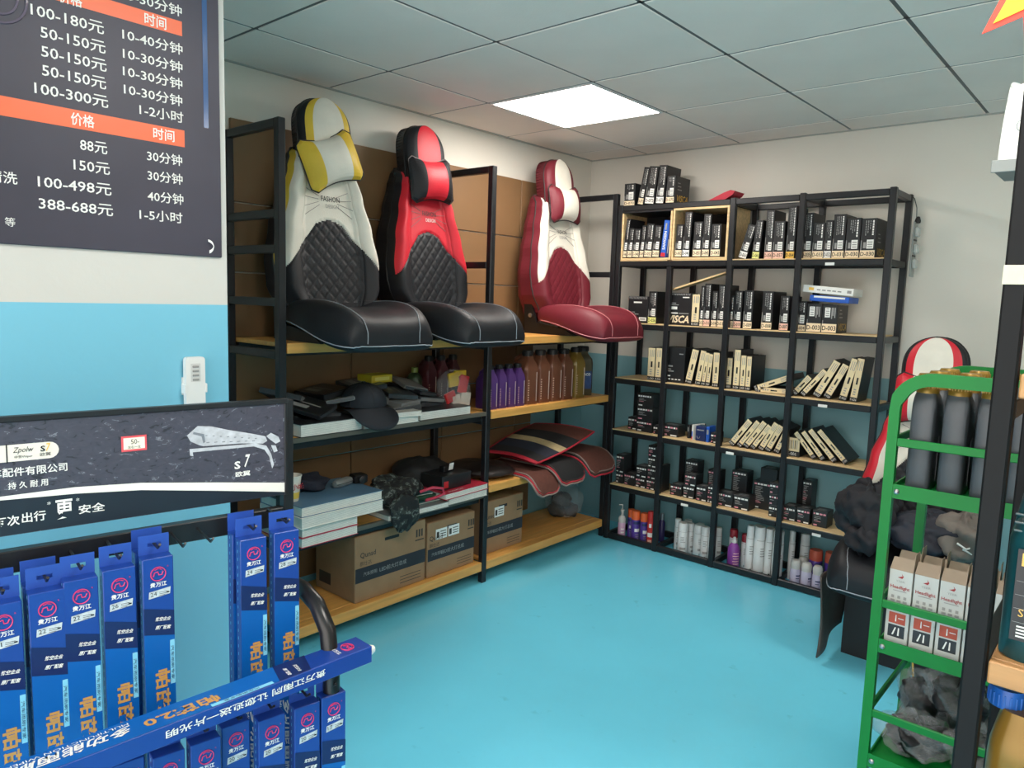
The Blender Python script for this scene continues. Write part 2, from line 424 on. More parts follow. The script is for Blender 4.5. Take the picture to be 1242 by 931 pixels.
# ================================================================ goods on the back rack
# (row, kind, code, x of the lower left corner, width, height, lean in degrees, tag colour)
ROWS = {6: 'on top of the back rack', 5: 'on back rack\'s highest shelf', 4: 'on back rack\'s second shelf down',
        3: 'on back rack\'s middle shelf', 2: 'on back rack\'s fourth shelf down', 1: 'on back rack\'s lowest shelf'}
BZ = {6: 2.02, 5: 1.70, 4: 1.335, 3: 1.005, 2: 0.69, 1: 0.35}
YF = -0.288
BOXES = [
(6,'d','D-070',.451,.074,.129,0,0),(6,'d','D-071',.545,.036,.213,9.5,0),(6,'d','D-072',.592,.060,.212,6.3,1),(6,'d','D-073',.666,.050,.214,3.7,1),(6,'d','D-075',.730,.053,.151,1.5,0),
(5,'d','D-046',.484,.026,.225,5,0),(5,'d','D-047',.515,.032,.17,4,0),(5,'d','D-048',.551,.044,.164,3.2,0),(5,'d','D-049',.599,.026,.182,4,0),(5,'d','D-052',.630,.050,.19,3.6,0),(5,'d','D-050',.684,.044,.179,3.4,0),
(5,'blue','',.736,.034,.205,5.1,0),(5,'navy','',.7745,.018,.198,3.6,0),
(5,'d','D-042',.829,.042,.179,1.3,0),(5,'d','D-041',.875,.043,.245,1.8,1),(5,'d','D-051',.938,.050,.189,.8,0),(5,'d','D-045',.992,.044,.228,1.1,0),(5,'d','D-043',1.044,.056,.173,0,0),
(5,'d','D-063',1.187,.044,.182,14.9,1),(5,'d','D-061',1.262,.039,.201,3.6,4),(5,'d','D-056',1.328,.042,.251,0,2),(5,'d','D-057',1.372,.057,.193,0,2),(5,'d','D-064',1.441,.044,.265,0,3),
(5,'d','D-035',1.52,.050,.227,0,0),(5,'d','D-033',1.572,.056,.176,0,0),(5,'d','D-032',1.63,.035,.186,0,1),(5,'d','D-031',1.668,.058,.212,0,0),(5,'d','D-030',1.73,.065,.191,0,0),(5,'d','D-030',1.798,.069,.187,0,0),
(4,'wide','',.517,.133,.157,0,0),(4,'d','D-026',.654,.055,.187,0,4),(4,'visca','VISCA',.784,.146,.182,0,0),(4,'e','E-020',.933,.048,.177,0,0),(4,'d','D-015',.984,.020,.223,0,0),(4,'d','D-016',1.006,.039,.236,0,2),(4,'d','D-014',1.053,.032,.196,0,0),(4,'d','D-013',1.089,.038,.231,0,0),
(4,'d','D-012',1.15,.031,.173,0,0),(4,'d','D-010',1.183,.043,.2,0,2),(4,'d','D-009',1.237,.050,.203,0,0),(4,'d','D-008',1.337,.057,.2,0,0),(4,'d','D-007',1.433,.047,.178,0,2),(4,'d','D-004',1.516,.052,.153,0,0),(4,'k','D-003',1.571,.074,.142,0,0),(4,'k','D-003',1.647,.073,.139,0,0),
(3,'e','E-042',.67,.049,.191,0,0),(3,'e','E-041',.722,.040,.193,0,0),(3,'dark','',.782,.126,.203,0,0),(3,'e','E-040',.916,.041,.199,11,0),(3,'e','E-039',.978,.034,.196,8.0,0),(3,'e','E-038',1.016,.023,.187,6.0,0),(3,'e','E-037',1.043,.025,.181,4.2,0),(3,'e','E-036',1.082,.037,.192,0,0),
(3,'e','E-035',1.153,.042,.168,0,0),(3,'e','E-034',1.203,.036,.216,0,0),(3,'e','E-033',1.242,.030,.188,0,0),(3,'e','E-032',1.274,.028,.185,0,0),(3,'e','E-031',1.318,.030,.212,67,0),(3,'e','E-030',1.338,.028,.19,89,0),
(3,'e','E-029',1.523,.030,.123,38.2,0),(3,'e','E-028',1.566,.027,.174,38.2,0),(3,'e','E-027',1.63,.038,.207,26.4,0),(3,'e','E-026',1.683,.034,.192,25.4,0),(3,'e','E-025',1.757,.036,.214,12.8,0),(3,'e','E-024',1.808,.034,.216,6.3,0),
(2,'e','E-019',1.2,.033,.179,35,0),(2,'e','E-018',1.247,.027,.182,34.4,0),(2,'e','E-017',1.284,.030,.181,33.6,0),(2,'e','E-016',1.324,.027,.164,33,0),(2,'e','E-015',1.367,.030,.174,27,0),(2,'e','E-014',1.404,.031,.16,25.2,0),(2,'e','E-013',1.452,.028,.15,21,0),
(2,'e6','E-006',1.518,.070,.1,0,0),(2,'e','E-012',1.656,.024,.16,-41.2,0),(2,'e','E-011',1.70,.024,.171,-41.1,0),(2,'e','E-010',1.756,.026,.196,-43.5,0),(2,'e','E-009',1.811,.026,.205,-45,0),
]
TAGS = ['cream', 'white', 'pink', 'amber', 'lime']
rng = random.Random(3)
def box_front(kind, code, w, h, tagc, rng):
    """print on the front face: local x right, y up, face 0..w x 0..h"""
    g = G()   # 0 tag colour 1 white 2 dark 3 grey 4 gold 5 spine 6 pink text
    t = G()
    if kind in ('d', 'k'):
        th = min(0.034, h * .2) if kind == 'd' else .042
        g.rect(w * .02, .003, w * .98, .003 + th, 0)
        t.text(code, w / 2, .003 + th / 2, th * .56, 2, None, w=w * .88, bold=.016)
        if kind == 'd':
            b0 = .003 + th + .008; bx = w * .42 if w > .03 else w * .3
            g.rect(bx, b0, w * .86, b0 + .042, 1)
            for q in range(3): g.rect(bx + w * .06, b0 + .006 + q * .011, w * .8, b0 + .011 + q * .011, 3, z=.0003)
            g.rect(w * .2, b0 + .002, bx - w * .05, b0 + .03, 3)
            tl = b0 + .055
            for q, xx in enumerate((.28, .42, .56, .72)):
                L = (h - .012 - tl) * (.9 if q == 3 else rng.uniform(.55, .95))
                wd = w * (.10 if q == 3 else .05)
                y = h - .010
                while y > h - .010 - L:
                    l2 = rng.uniform(.005, .013)
                    g.rect(w * xx, max(tl, y - l2), w * xx + wd, y, 1 if q == 3 else 3)
                    y -= l2 + .003
        else:
            g.rect(w * .18, h - .062, w * .52, h - .014, 1)
            for q in range(4): g.rect(w * .24, h - .056 + q * .011, w * .46, h - .051 + q * .011, 3, z=.0003)
            for xx, L in ((.60, .055), (.68, .04), (.8, .05)):
                g.rect(w * xx, h - .014 - L, w * xx + w * .07, h - .014, 3)
        g.rect(w * .04, .003 + th, w * .09, h * .45, 3)
    elif kind == 'e':
        g.rect(w * .04, .022, w * .96, h - .002, 5)
        t.text(code, w / 2, .011, .010, 1, None, w=w * .82)
        for q in range(3):   # groups of dark writing along the spine
            y0 = .034 + q * .012
            g.rect(w * .3, y0, w * .62, y0 + .006, 3, z=.0003)
        g.rect(w * .42, h * .40, w * .66, h * .40 + .034, 2, z=.0003)
        for xx in (.25, .5, .72):
            g.rect(w * xx, h * .72, w * xx + w * .09, h * .93, 3, z=.0003)
    elif kind == 'e6':
        g.rect(w * .03, .028, w * .97, h - .002, 5)
        t.text(code, w * .45, .014, .016, 1, None, w=w * .66)
        for q in range(6): g.rect(w * (.1 + .13 * q), .04, w * (.16 + .13 * q), h - .014, 3 if q % 2 else 2, z=.0003)
    elif kind == 'visca':
        t.text('VISCA', w * .48, .034, .042, 0, None, w=w * .9, bold=.03, shear=.25)
        g.rect(w * .06, .064, w * .44, .071, 1); g.rect(w * .48, .064, w * .9, .069, 3)
        g.rect(w * .08, .088, w * .4, .104, 1); g.rect(w * .08, .112, w * .46, .116, 3); g.rect(w * .08, .121, w * .34, .126, 3)
        g.rect(w * .62, h - .028, w * .9, h - .022, 1)
        for q in range(12): g.poly([(w * (.06 + q * .075), h - .014), (w * (.09 + q * .075), h - .014), (w * (.11 + q * .075), h - .003), (w * (.08 + q * .075), h - .003)], 3)
    elif kind == 'wide':
        for q in range(16): g.poly([(w * (.04 + q * .058), h - .016), (w * (.06 + q * .058), h - .016), (w * (.08 + q * .058), h - .002), (w * (.06 + q * .058), h - .002)], 3)
        g.rect(w * .28, h - .04, w * .7, h - .031, 1); g.rect(w * .1, .05, w * .55, .055, 3); g.rect(w * .1, .062, w * .36, .066, 3)
        g.rect(w * .58, .014, w * .95, .034, 1); g.rect(w * .12, .014, w * .42, .03, 3)
        g.rect(w * .63, .019, w * .9, .029, 3, z=.0003)
    elif kind == 'dark':
        g.rect(w * .06, .09, w * .42, .098, 3); g.rect(w * .06, .074, w * .34, .079, 3); g.rect(w * .06, .062, w * .48, .068, 3)
        g.rect(w * .06, .034, w * .32, .041, 1)
        for q in range(5): g.rect(w * (.05 + q * .17), .016, w * (.16 + q * .17), .022, 1)
        g.rect(w * .72, h - .04, w * .92, h - .034, 3)
    elif kind == 'blue':
        g.rect(w * .08, .002, w * .92, .024, 6)
        t.text('SANGSIN', w * .5, h * .45, w * .5, 1, None, w=h * .5, rot=PI / 2, bold=.02)
        g.rect(w * .3, h * .74, w * .6, h * .92, 3)
    elif kind == 'navy':
        g.rect(w * .2, h * .1, w * .5, h * .5, 3)
    return g, t
cnt = {}
for (row, kind, code, x, w_, h_, a, tc) in BOXES:
    cnt[row] = cnt.get(row, 0) + 1
    n = cnt[row]; where = ROWS[row]
    body = {'blue': 'blue', 'navy': 'navy'}.get(kind, 'blackbox')
    lean = '' if abs(a) < 5 else (' leaning' if abs(a) < 50 else ' fallen over')
    if kind in ('d', 'k'): lab = 'black%s parts box tagged %s, %s from left %s' % (lean, code, ordinal(n), where)
    elif kind in ('e', 'e6'): lab = 'beige-spined%s parts box %s, %s from left %s' % (lean, code, ordinal(n), where)
    elif kind == 'visca': lab = 'black box with big slanted cream lettering facing forward %s' % where
    elif kind == 'wide': lab = 'wide black box with hatched top stripe, half behind the maroon seat cushion'
    elif kind == 'dark': lab = 'large plain black box standing broadside %s' % where
    elif kind == 'blue': lab = 'bright blue box with a red base standing in the wooden crates'
    else: lab = 'narrow navy box beside the bright blue box in the crates'
    dep = {'visca': .07, 'wide': .08, 'dark': .10, 'e6': .15, 'k': .16}.get(kind, rng.uniform(.15, .19))
    if row == 5 and x < 1.15: dep = .16
    t = thing('parts_box', lab, 'box', (0, 0, 0), 0, 'boxes ' + where)
    ar = R(a)
    zoff = BZ[row] + (w_ * math.sin(ar) if a > 0 else 0) + (0.015 if row == 5 and x < 1.15 else 0)
    t.matrix_world = T(x, YF - (.040 if row == 5 and x < 1.15 else 0), zoff) @ RY(ar)
    b = G().cbox((0, 0, 0), (w_, dep, h_), .0015).build('carton', K[body], t)
    g, tx = box_front(kind, code, w_, h_, tc, rng)
    F = frame((0, -.0006, 0), (1, 0, 0), (0, 0, 1))
    ml = [K[TAGS[tc]], K['white'], K['black'], K['greytext'], K['gold'], K['spine'], K['red']]
    if g.v:
        g.v = [tuple(F @ Vector(p)) for p in g.v]; g.build('printed_label', ml, b)
    if tx.v:
        tx.v = [tuple(F @ Vector(p)) for p in tx.v]; tx.build('lettering', ml, b)
    # flap seam on the top
    G().box((w_ * .48, .004, h_), (w_ * .52, dep - .004, h_ + .0004)).build('flap_seam', K['black'], b)
    if x in (1.798, 1.647, .730):   # side face turned to the room carries outlined lettering
        S = frame((w_ + .0006, .02, 0), (0, 1, 0), (0, 0, 1)); s = G()
        s.text('VISCA', dep * .42, .03, .036, 0, S, w=dep * .74, bold=.012, shear=.2)
        for q in range(3): s.rect(.01, .075 + q * .018, .06 - .01 * q, .08 + q * .018, 1, S)
        s.build('side_lettering', [K['gold' if row != 6 else 'amber'], K['greytext']], b)

# wooden crates on the highest shelf (open front)
for k, (xa, xb, lab) in enumerate(((.4745, .806, 'open wooden crate of tagged boxes at the rack\'s upper left corner'), (.810, 1.1435, 'open wooden crate with a light front rim, second from the left'))):
    t = thing('wooden_crate', lab, 'crate', (0, 0, 1.70), 0, 'wooden crates on the highest shelf')
    ya, yb, hh, th = -.333, -.07, .283, .012
    if k: G().cbox((xa, ya, 0), (xb, yb, th), .001).build('bottom_board', K['ply'], t)
    else: G().cbox((xa, ya, 0), (xb, yb, th), .001).build('bottom_board', K['ply'], t)
    G().cbox((xa, ya, th), (xa + th, yb, hh - th), .001).build('side_board', K['ply'], t)
    G().cbox((xb - th, ya, th), (xb, yb, hh - th), .001).build('side_board', K['ply'], t)
    G().cbox((xa, ya, hh - th), (xb, yb, hh), .001).build('top_board', K['ply'] if k else K['metal'], t)
    G().cbox((xa + th, yb - .006, th), (xb - th, yb, hh - th), .001).build('back_board', K['metal'], t)

# loose board leaning across the second bay, folded red cloth on top, flat boxes lying on the D-003 pair
tag(G().cbox((0, 0, 0), (.335, .06, .010), .001).build('loose_board', K['ply']), 'loose plywood strip slanting above the big slanted-lettering box', 'board').matrix_world = T(.800, -.282, 1.530) @ RY(-R(17))
g = G()
g.prism([(0, 0), (.10, 0), (.155, .030), (.168, .048), (.142, .055), (.10, .042)], 0, .12)
o = tag(g.build('folded_cloth', mat('red_cloth', (200, 62, 78), .8, bump=.3, bscale=30)), 'folded red cloth lying on top of the back rack', 'cloth')
o.matrix_world = T(.955, -.12, 2.021) @ RX(PI / 2)
for (nm, lab, lo, hi, mm, rz, ry) in (('flat_box', 'flat blue box lying on top of the two D-003 boxes', (0, 0, 0), (.19, .15, .030), K['blue'], 0, 3.0),
                                  ('flat_box', 'flat white box lying on the blue box above the D-003 boxes', (0, 0, 0), (.245, .15, .036), K['white'], 0, 4.5)):
    t = thing(nm, lab, 'box', group='flat boxes above the pair of boxes')
    blue_ = 'blue box lying' in lab
    t.matrix_world = T(1.578 if blue_ else 1.540, -.286, 1.492 if blue_ else 1.536) @ RY(R(ry))
    b = G().cbox(lo, hi, .002).build('carton', mm, t)
    g = G(); F = frame((0, -.0006, 0), (1, 0, 0), (0, 0, 1))
    if blue_: g.rect(.02, .018, .17, .027, 0, F)
    else:
        g.rect(.03, .012, .055, .026, 2, F)
        for q in range(5): g.rect(.07 + q * .025, .014, .088 + q * .025, .020, 1, F)
        g.rect(.215, .012, .235, .026, 1, F)
    g.build('printed_label', [K['white'], K['greytext'], K['amber']], b)

# small black cartons on the two lower shelves: row, x, width, z above shelf, height, y front
SMALL = [
(2,.543,.062,0,.076,-.27),(2,.611,.110,0,.070,-.288),(2,.611,.110,.070,.080,-.286),(2,.609,.108,.150,.080,-.284),(2,.729,.030,0,.052,-.286),(2,.785,.107,0,.068,-.288),(2,1.094,.034,0,.06,-.286),
(1,.486,.052,0,.065,-.288),(1,.482,.056,.065,.112,-.286),(1,.545,.076,0,.072,-.288),(1,.625,.074,0,.063,-.288),(1,.627,.072,.063,.069,-.286),(1,.702,.056,0,.065,-.288),(1,.704,.055,.065,.070,-.286),(1,.704,.055,.135,.065,-.285),(1,.702,.055,.200,.067,-.284),(1,.783,.024,0,.159,-.288),
(1,.862,.074,0,.064,-.288),(1,.943,.072,0,.073,-.288),(1,.949,.072,.073,.068,-.286),(1,.905,.080,.0,.200,-.20),(1,1.026,.068,0,.086,-.288),(1,1.097,.030,0,.05,-.288),(1,1.097,.030,.05,.052,-.287),(1,1.05,.07,0,.17,-.20),
(1,1.154,.094,0,.078,-.288),(1,1.251,.088,0,.078,-.288),(1,1.19,.09,0,.19,-.19),(1,1.318,.106,0,.155,-.19),(1,1.352,.092,.155,.077,-.188),(1,1.449,.048,0,.062,-.288),(1,1.447,.048,.062,.060,-.287),(1,1.446,.048,.122,.060,-.286),
(1,1.523,.071,0,.075,-.288),(1,1.597,.068,0,.079,-.288),(1,1.678,.073,0,.084,-.288),(1,1.56,.05,0,.19,-.12),
]
cnt2 = {}
for (row, x, w_, dz, h_, yf) in SMALL:
    cnt2[row] = cnt2.get(row, 0) + 1; n = cnt2[row]
    pos = 'standing on the shelf' if dz == 0 else 'stacked on another'
    if yf > -.25: pos = 'set back behind others'
    t = thing('lamp_carton', 'small black carton, %s, %s from left %s' % (pos, ordinal(n), ROWS[row]), 'box', (x, yf, BZ[row] + dz), 0, 'small black cartons ' + ROWS[row])
    dep = .09 if yf < -.25 else .08
    b = G().cbox((0, 0, 0), (w_, dep, h_), .0015).build('carton', K['blackbox'], t)
    g = G(); F = frame((0, -.0006, 0), (1, 0, 0), (0, 0, 1))
    if dep == .09 or h_ > .1:
        y = h_ - .012
        q = w_ * .06
        while q < w_ * .88:
            l = rng.uniform(.008, .018)
            g.rect(q, y - .009, min(w_ * .94, q + l), y, rng.choice((0, 0, 0, 1)), F); q += l + .004
        for k in range(int(max(1, (h_ - .045) / .009))):
            yy = y - .018 - k * .008
            g.rect(w_ * .12, yy - .003, w_ * rng.uniform(.35, .62), yy, rng.choice((2, 2, 2, 1)), F)
        g.rect(w_ * .1, .006, w_ * .34, .013, rng.choice((0, 1)), F)
        if rng.random() < .5: g.rect(w_ * .55, .004, w_ * .92, .011, 0, F)
    # writing on the lid
    for k in range(2): g.rect(w_ * .2, .02 + k * .02, w_ * .75, .028 + k * .02, 2, frame((0, 0, h_ + .0005), (1, 0, 0), (0, 1, 0)))
    g.build('printed_label', [K['white'], K['pinktext'], K['greytext']], b)

# foil packets upright in the second bay of the fourth shelf
for k, (x, w_, h_, dep, rz, mm, lab) in enumerate((
    (.932, .018, .080, .12, -24, 'blackbox', 'black flat packet turned sideways beside the blister packets'),
    (.975, .010, .088, .10, -14, 'white', 'white and blue blister packet with a red tip'),
    (1.000, .060, .084, .06, 0, 'navy', 'dark blue packet standing in front of the bay two packets'),
    (1.063, .020, .088, .08, 0, 'blue', 'thin blue packet at the right of the dark blue packet'))):
    t = thing('packet', lab, 'packet', (x, -.284 + (.03 if k == 0 else 0), .69), R(rz), 'packets on the fourth shelf')
    b = G().cbox((0, 0, 0), (w_, dep, h_), .002).build('pouch', K[mm], t)
    g = G(); F = frame((0, -.0006, 0), (1, 0, 0), (0, 0, 1))
    if k == 1: g.rect(0.001, .02, w_ - .001, .05, 0, F); g.rect(.001, .003, w_ - .001, .02, 1, F)
    elif k == 2:
        g.tube([tuple(F @ Vector((.018 + .010 * math.cos(q), .028 + .014 * math.sin(q), 0))) for q in (PI, 1.25 * PI, 1.5 * PI, 1.75 * PI, 2 * PI)], .0015, 5, 2)
        g.rect(.008, .06, .05, .066, 2, F)
    else: g.rect(w_ * .2, h_ * .5, w_ * .8, h_ * .8, 2, F)
    g.build('printed_label', [K['blue'], K['red'], K['greytext']], b)

# ---------------------------------------------------------------- cans and bottles on the floor inside the rack
canm = dict(white=mat('can_white', (214, 216, 216), .35, 0, .05, 20), silver=mat('can_silver', (170, 174, 178), .3, .8, .04),
            purple=mat('can_purple', (84, 58, 150), .35, 0, .08, 30), orange=mat('cap_orange', (232, 104, 52), .4), redc=mat('can_red', (200, 46, 44), .35),
            pinkc=mat('can_pink', (214, 170, 200), .4), bluec=mat('can_blue', (30, 100, 200), .35), darkp=mat('can_dark_violet', (52, 46, 96), .35),
            lilac=mat('can_lilac', (186, 182, 206), .4), magenta=mat('can_magenta', (122, 54, 140), .4, 0, .15, 25), clearcap=mat('cap_clear', (208, 206, 202), .25, alpha=.9),
            redcap=mat('cap_red', (150, 38, 52), .4), brick=mat('cap_brick', (186, 84, 60), .45))
CANS = [
('pump', .530, -.262, .0235, .213, 'pink pump bottle with a clear nozzle, leftmost under the back rack'),
('orange', .568, -.215, .022, .184, 'purple spray can with orange cap, set back behind the nearer one'),
('orange', .628, -.262, .0275, .196, 'purple spray can with orange cap, widest of the left bay'),
('orange', .687, -.262, .0225, .195, 'purple spray can with orange cap, next to the red can'),
('red', .734, -.264, .0211, .216, 'red spray can with white lettering under the back rack'),
('dark', .735, -.130, .0191, .178, 'dark violet can with silver neck behind the red can'),
('white', .947, -.262, .0290, .195, 'white spray can, front left of the white group in bay two'),
('white', .962, -.195, .0219, .180, 'white spray can between the two front white cans, set back'),
('white', 1.020, -.205, .0310, .186, 'white spray can with grey print, middle of the white group'),
('white', 1.130, -.264, .0197, .191, 'slim white spray can at the right post of bay two'),
('white', 1.078, -.240, .0237, .195, 'white spray can right of the middle one in bay two'),
('white', .884, -.205, .0197, .192, 'white spray can at the left edge of the white group'),
('white', .901, -.110, .0240, .170, 'white spray can at the rear left of the white group'),
('white', .983, -.110, .0240, .165, 'white spray can at the rear middle of the white group'),
('white', 1.125, -.170, .0190, .186, 'white spray can just right of the second post, set back'),
('purple', 1.262, -.262, .0330, .185, 'magenta bottle with a pale nozzle under the back rack'),
('redcap', 1.225, -.190, .0231, .204, 'white can with dark red cap, left of two behind magenta bottle'),
('redcap', 1.300, -.200, .0228, .197, 'white can with dark red cap, right of two behind magenta bottle'),
('tall', 1.352, -.264, .0213, .272, 'tall white spray can, first from the left in bay three'),
('tall', 1.405, -.262, .0300, .276, 'tall white spray can with big round cap, front of bay three'),
('tall', 1.456, -.264, .0190, .277, 'slim tall white spray can between two wider ones in bay three'),
('tall', 1.506, -.262, .0280, .279, 'tall white spray can beside the third post in bay three'),
('tall', 1.363, -.190, .0228, .259, 'tall white spray can in the rear row of bay three, left'),
('tall', 1.432, -.190, .0226, .261, 'tall white spray can in the rear row of bay three, right'),
('tall', 1.545, -.170, .0160, .265, 'slim grey-white can right behind the third post'),
('tall', 1.590, -.100, .0248, .245, 'tall grey-white can at the back of the right bay'),
('round', 1.605, -.262, .0270, .146, 'short lilac can with clear round cap, first of three in front'),
('round', 1.662, -.262, .0270, .146, 'short lilac can with clear round cap, second of three in front'),
('round', 1.718, -.262, .0255, .143, 'short lilac can with clear round cap, third of three in front'),
('blue', 1.790, -.262, .0280, .133, 'short blue can with clear round cap at the right bay\'s front'),
('bigorange', 1.680, -.190, .0340, .200, 'purple can with wide brick-orange cap, left of two'),
('bigorange', 1.760, -.190, .0339, .206, 'purple can with wide brick-orange cap, right of two'),
('round', 1.620, -.200, .0250, .150, 'short pale can with clear round cap behind the front three'),
]
def can_profile(kind, r, h):
    if kind in ('white', 'tall', 'redcap'):
        ch = h * .24
        return [(r * .96, 0), (r, .004), (r, h - ch), (r * .97, h - ch + .002)], [(r * .93, h - ch + .002), (r * .95, h - .008), (r * .86, h - .001), (0.001, h)]
    if kind in ('orange', 'red', 'bigorange'):
        ch = h * .27
        return [(r * .96, 0), (r, .004), (r, h - ch - .004), (r * .95, h - ch)], [(r * .99, h - ch), (r * .99, h - .012), (r * .9, h - .001), (.001, h)]
    if kind in ('round', 'blue'):
        ch = h * .33
        return [(r * .96, 0), (r, .004), (r, h - ch - .008), (r * .86, h - ch)], [(r * .9, h - ch), (r * .98, h - ch * .6), (r * .95, h - ch * .3), (r * .7, h - ch * .06), (.001, h)]
    if kind == 'purple':
        return [(r * .94, 0), (r, .005), (r, h * .66), (r * .72, h * .76), (r * .4, h * .82)], [(r * .42, h * .82), (r * .42, h * .88), (r * .25, h * .9), (r * .22, h * .985), (.001, h)]
    if kind == 'pump':
        return [(r * .94, 0), (r, .005), (r, h * .45), (r * .9, h * .48)], [(r * .95, h * .48), (r, h * .6), (r * .7, h * .66), (r * .35, h * .68), (r * .35, h * .8), (r * .55, h * .82), (r * .5, h * .86), (.001, h * .87)]
    return [(r * .94, 0), (r, .005), (r, h * .68), (r * .5, h * .76)], [(r * .55, h * .76), (r * .55, h * .99), (.001, h)]
CC = {'white': ('white', 'white'), 'tall': ('white', 'white'), 'redcap': ('white', 'redcap'), 'orange': ('purple', 'orange'), 'red': ('redc', 'redc'), 'bigorange': ('purple', 'brick'),
      'round': ('lilac', 'clearcap'), 'blue': ('bluec', 'clearcap'), 'purple': ('magenta', 'white'), 'pump': ('pinkc', 'clearcap'), 'dark': ('darkp', 'silver')}
for (kind, x, y, r_, h_, lab) in CANS:
    t = thing('pump_bottle' if kind == 'pump' else 'spray_can', lab, 'bottle' if kind in ('pump', 'purple') else 'can', (x, y, 0), rng.uniform(-.4, .4), 'cans and bottles under the back rack')
    a, b = can_profile(kind, r_, h_)
    body = G().lathe(a, 20).build('body', canm[CC[kind][0]], t, smooth=40)
    cap = G().lathe(b, 20).build('cap', canm[CC[kind][1]], t, smooth=40)
    if kind == 'pump': G().tube([(0, 0, h_ * .87), (0, 0, h_), (-.018, -.012, h_ * .99)], .004, 6).build('nozzle', canm['clearcap'], t)
    # printed label wrapped on the side that faces the room
    g = G(); tc_ = h_ * (.5 if kind in ('white', 'tall', 'redcap') else .4)
    def wrap(a0, a1, z0, z1, mi, rr=r_ + .0005):
        n = max(1, int(abs(a1 - a0) / .3))
        for q in range(n):
            b0 = a0 + (a1 - a0) * q / n; b1 = a0 + (a1 - a0) * (q + 1) / n
            g.add([(rr * math.cos(b0), rr * math.sin(b0), z0), (rr * math.cos(b1), rr * math.sin(b1), z0), (rr * math.cos(b1), rr * math.sin(b1), z1), (rr * math.cos(b0), rr * math.sin(b0), z1)], [(0, 1, 2, 3)], mi)
    f = -PI / 4
    if kind in ('white', 'tall', 'redcap'):
        wrap(f - 1.2, f + 1.2, h_ * .735, h_ * .745, 1)
        for q in range(4): wrap(f - .5, f + rng.uniform(.1, .5), h_ * (.42 + q * .05), h_ * (.44 + q * .05), 1)
        wrap(f - .3, f + .2, h_ * .06, h_ * .12, 2)
        if kind == 'white': wrap(f - .6, f + .6, h_ * .2, h_ * .27, 1)
        wrap(f + .6, f + .66, h_ * .1, h_ * .6, 1)
    elif kind in ('orange', 'bigorange'):
        wrap(f - .6, f + .6, h_ * .36, h_ * .46, 0); wrap(f - .9, f + .9, h_ * .60, h_ * .68, 3)
        for q in range(3): wrap(f - .4, f + .4, h_ * (.12 + q * .07), h_ * (.145 + q * .07), 1)
    elif kind == 'red':
        wrap(f - .4, f + .3, h_ * .55, h_ * .66, 0); wrap(f - .8, f + .8, h_ * .28, h_ * .4, 0); wrap(f - .7, f + .5, h_ * .08, h_ * .2, 4)
    elif kind in ('round', 'blue'):
        wrap(f - .5, f + .4, h_ * .42, h_ * .47, 0 if kind == 'blue' else 3); wrap(f - .5, f + .2, h_ * .33, h_ * .36, 0 if kind == 'blue' else 3)
    elif kind == 'purple':
        for q in range(6): wrap(f - .6 + .1 * (q % 2), f + .5, h_ * (.12 + q * .08), h_ * (.14 + q * .08), 4)
    elif kind == 'pump':
        for q in range(3): wrap(f - .5, f + .4, h_ * (.08 + q * .1), h_ * (.12 + q * .1), 0)
    if g.v: g.build('printed_label', [K['white'], K['greytext'], K['black'], K['navy'], K['pink']], body)

# white tag holders on the beams
for (x, z) in ((1.235, .66), (.985, .32), (1.72, .32), (1.70, .975), (1.68, 1.67)):
    G().cbox((x - .022, BY0 - .0035, z - .006), (x + .022, BY0 - .0005, z + .008), .0006).build('shelf_tag', K['white'], br)
# blister strip hung on the rack's right end
t = thing('blister_strip', 'long grey blister strip hanging on the back rack\'s right end', 'package', (1.985, -.10, 1.62))
G().cbox((0, -.035, 0), (.006, .035, .26), .002).build('card', mat('blister_grey', (150, 154, 150), .4, 0, .1, 30), t)
for k, z in enumerate((.04, .11, .19)): G().cbox((.006, -.026, z), (.022, .026, z + .045), .005).build('blister', mat('blister_clear', (186, 190, 186), .2, 0, .1), t)
for z in (.095, .17): G().box((.006, -.03, z), (.0075, .03, z + .008)).build('black_bar', K['black'], t)
G().tube([(.003, 0, .25), (.003, 0, .29), (-.002, .01, .33), (-.018, .02, .375), (-.03, .02, .385)], .002, 6).build('wire_hook', K['metal'], t, smooth=60)
G().lathe([(.012, 0), (.014, .01), (.008, .03), (.001, .032)], 12, 0, T(.010, 0, .255)).build('clip', K['black'], t, smooth=40)
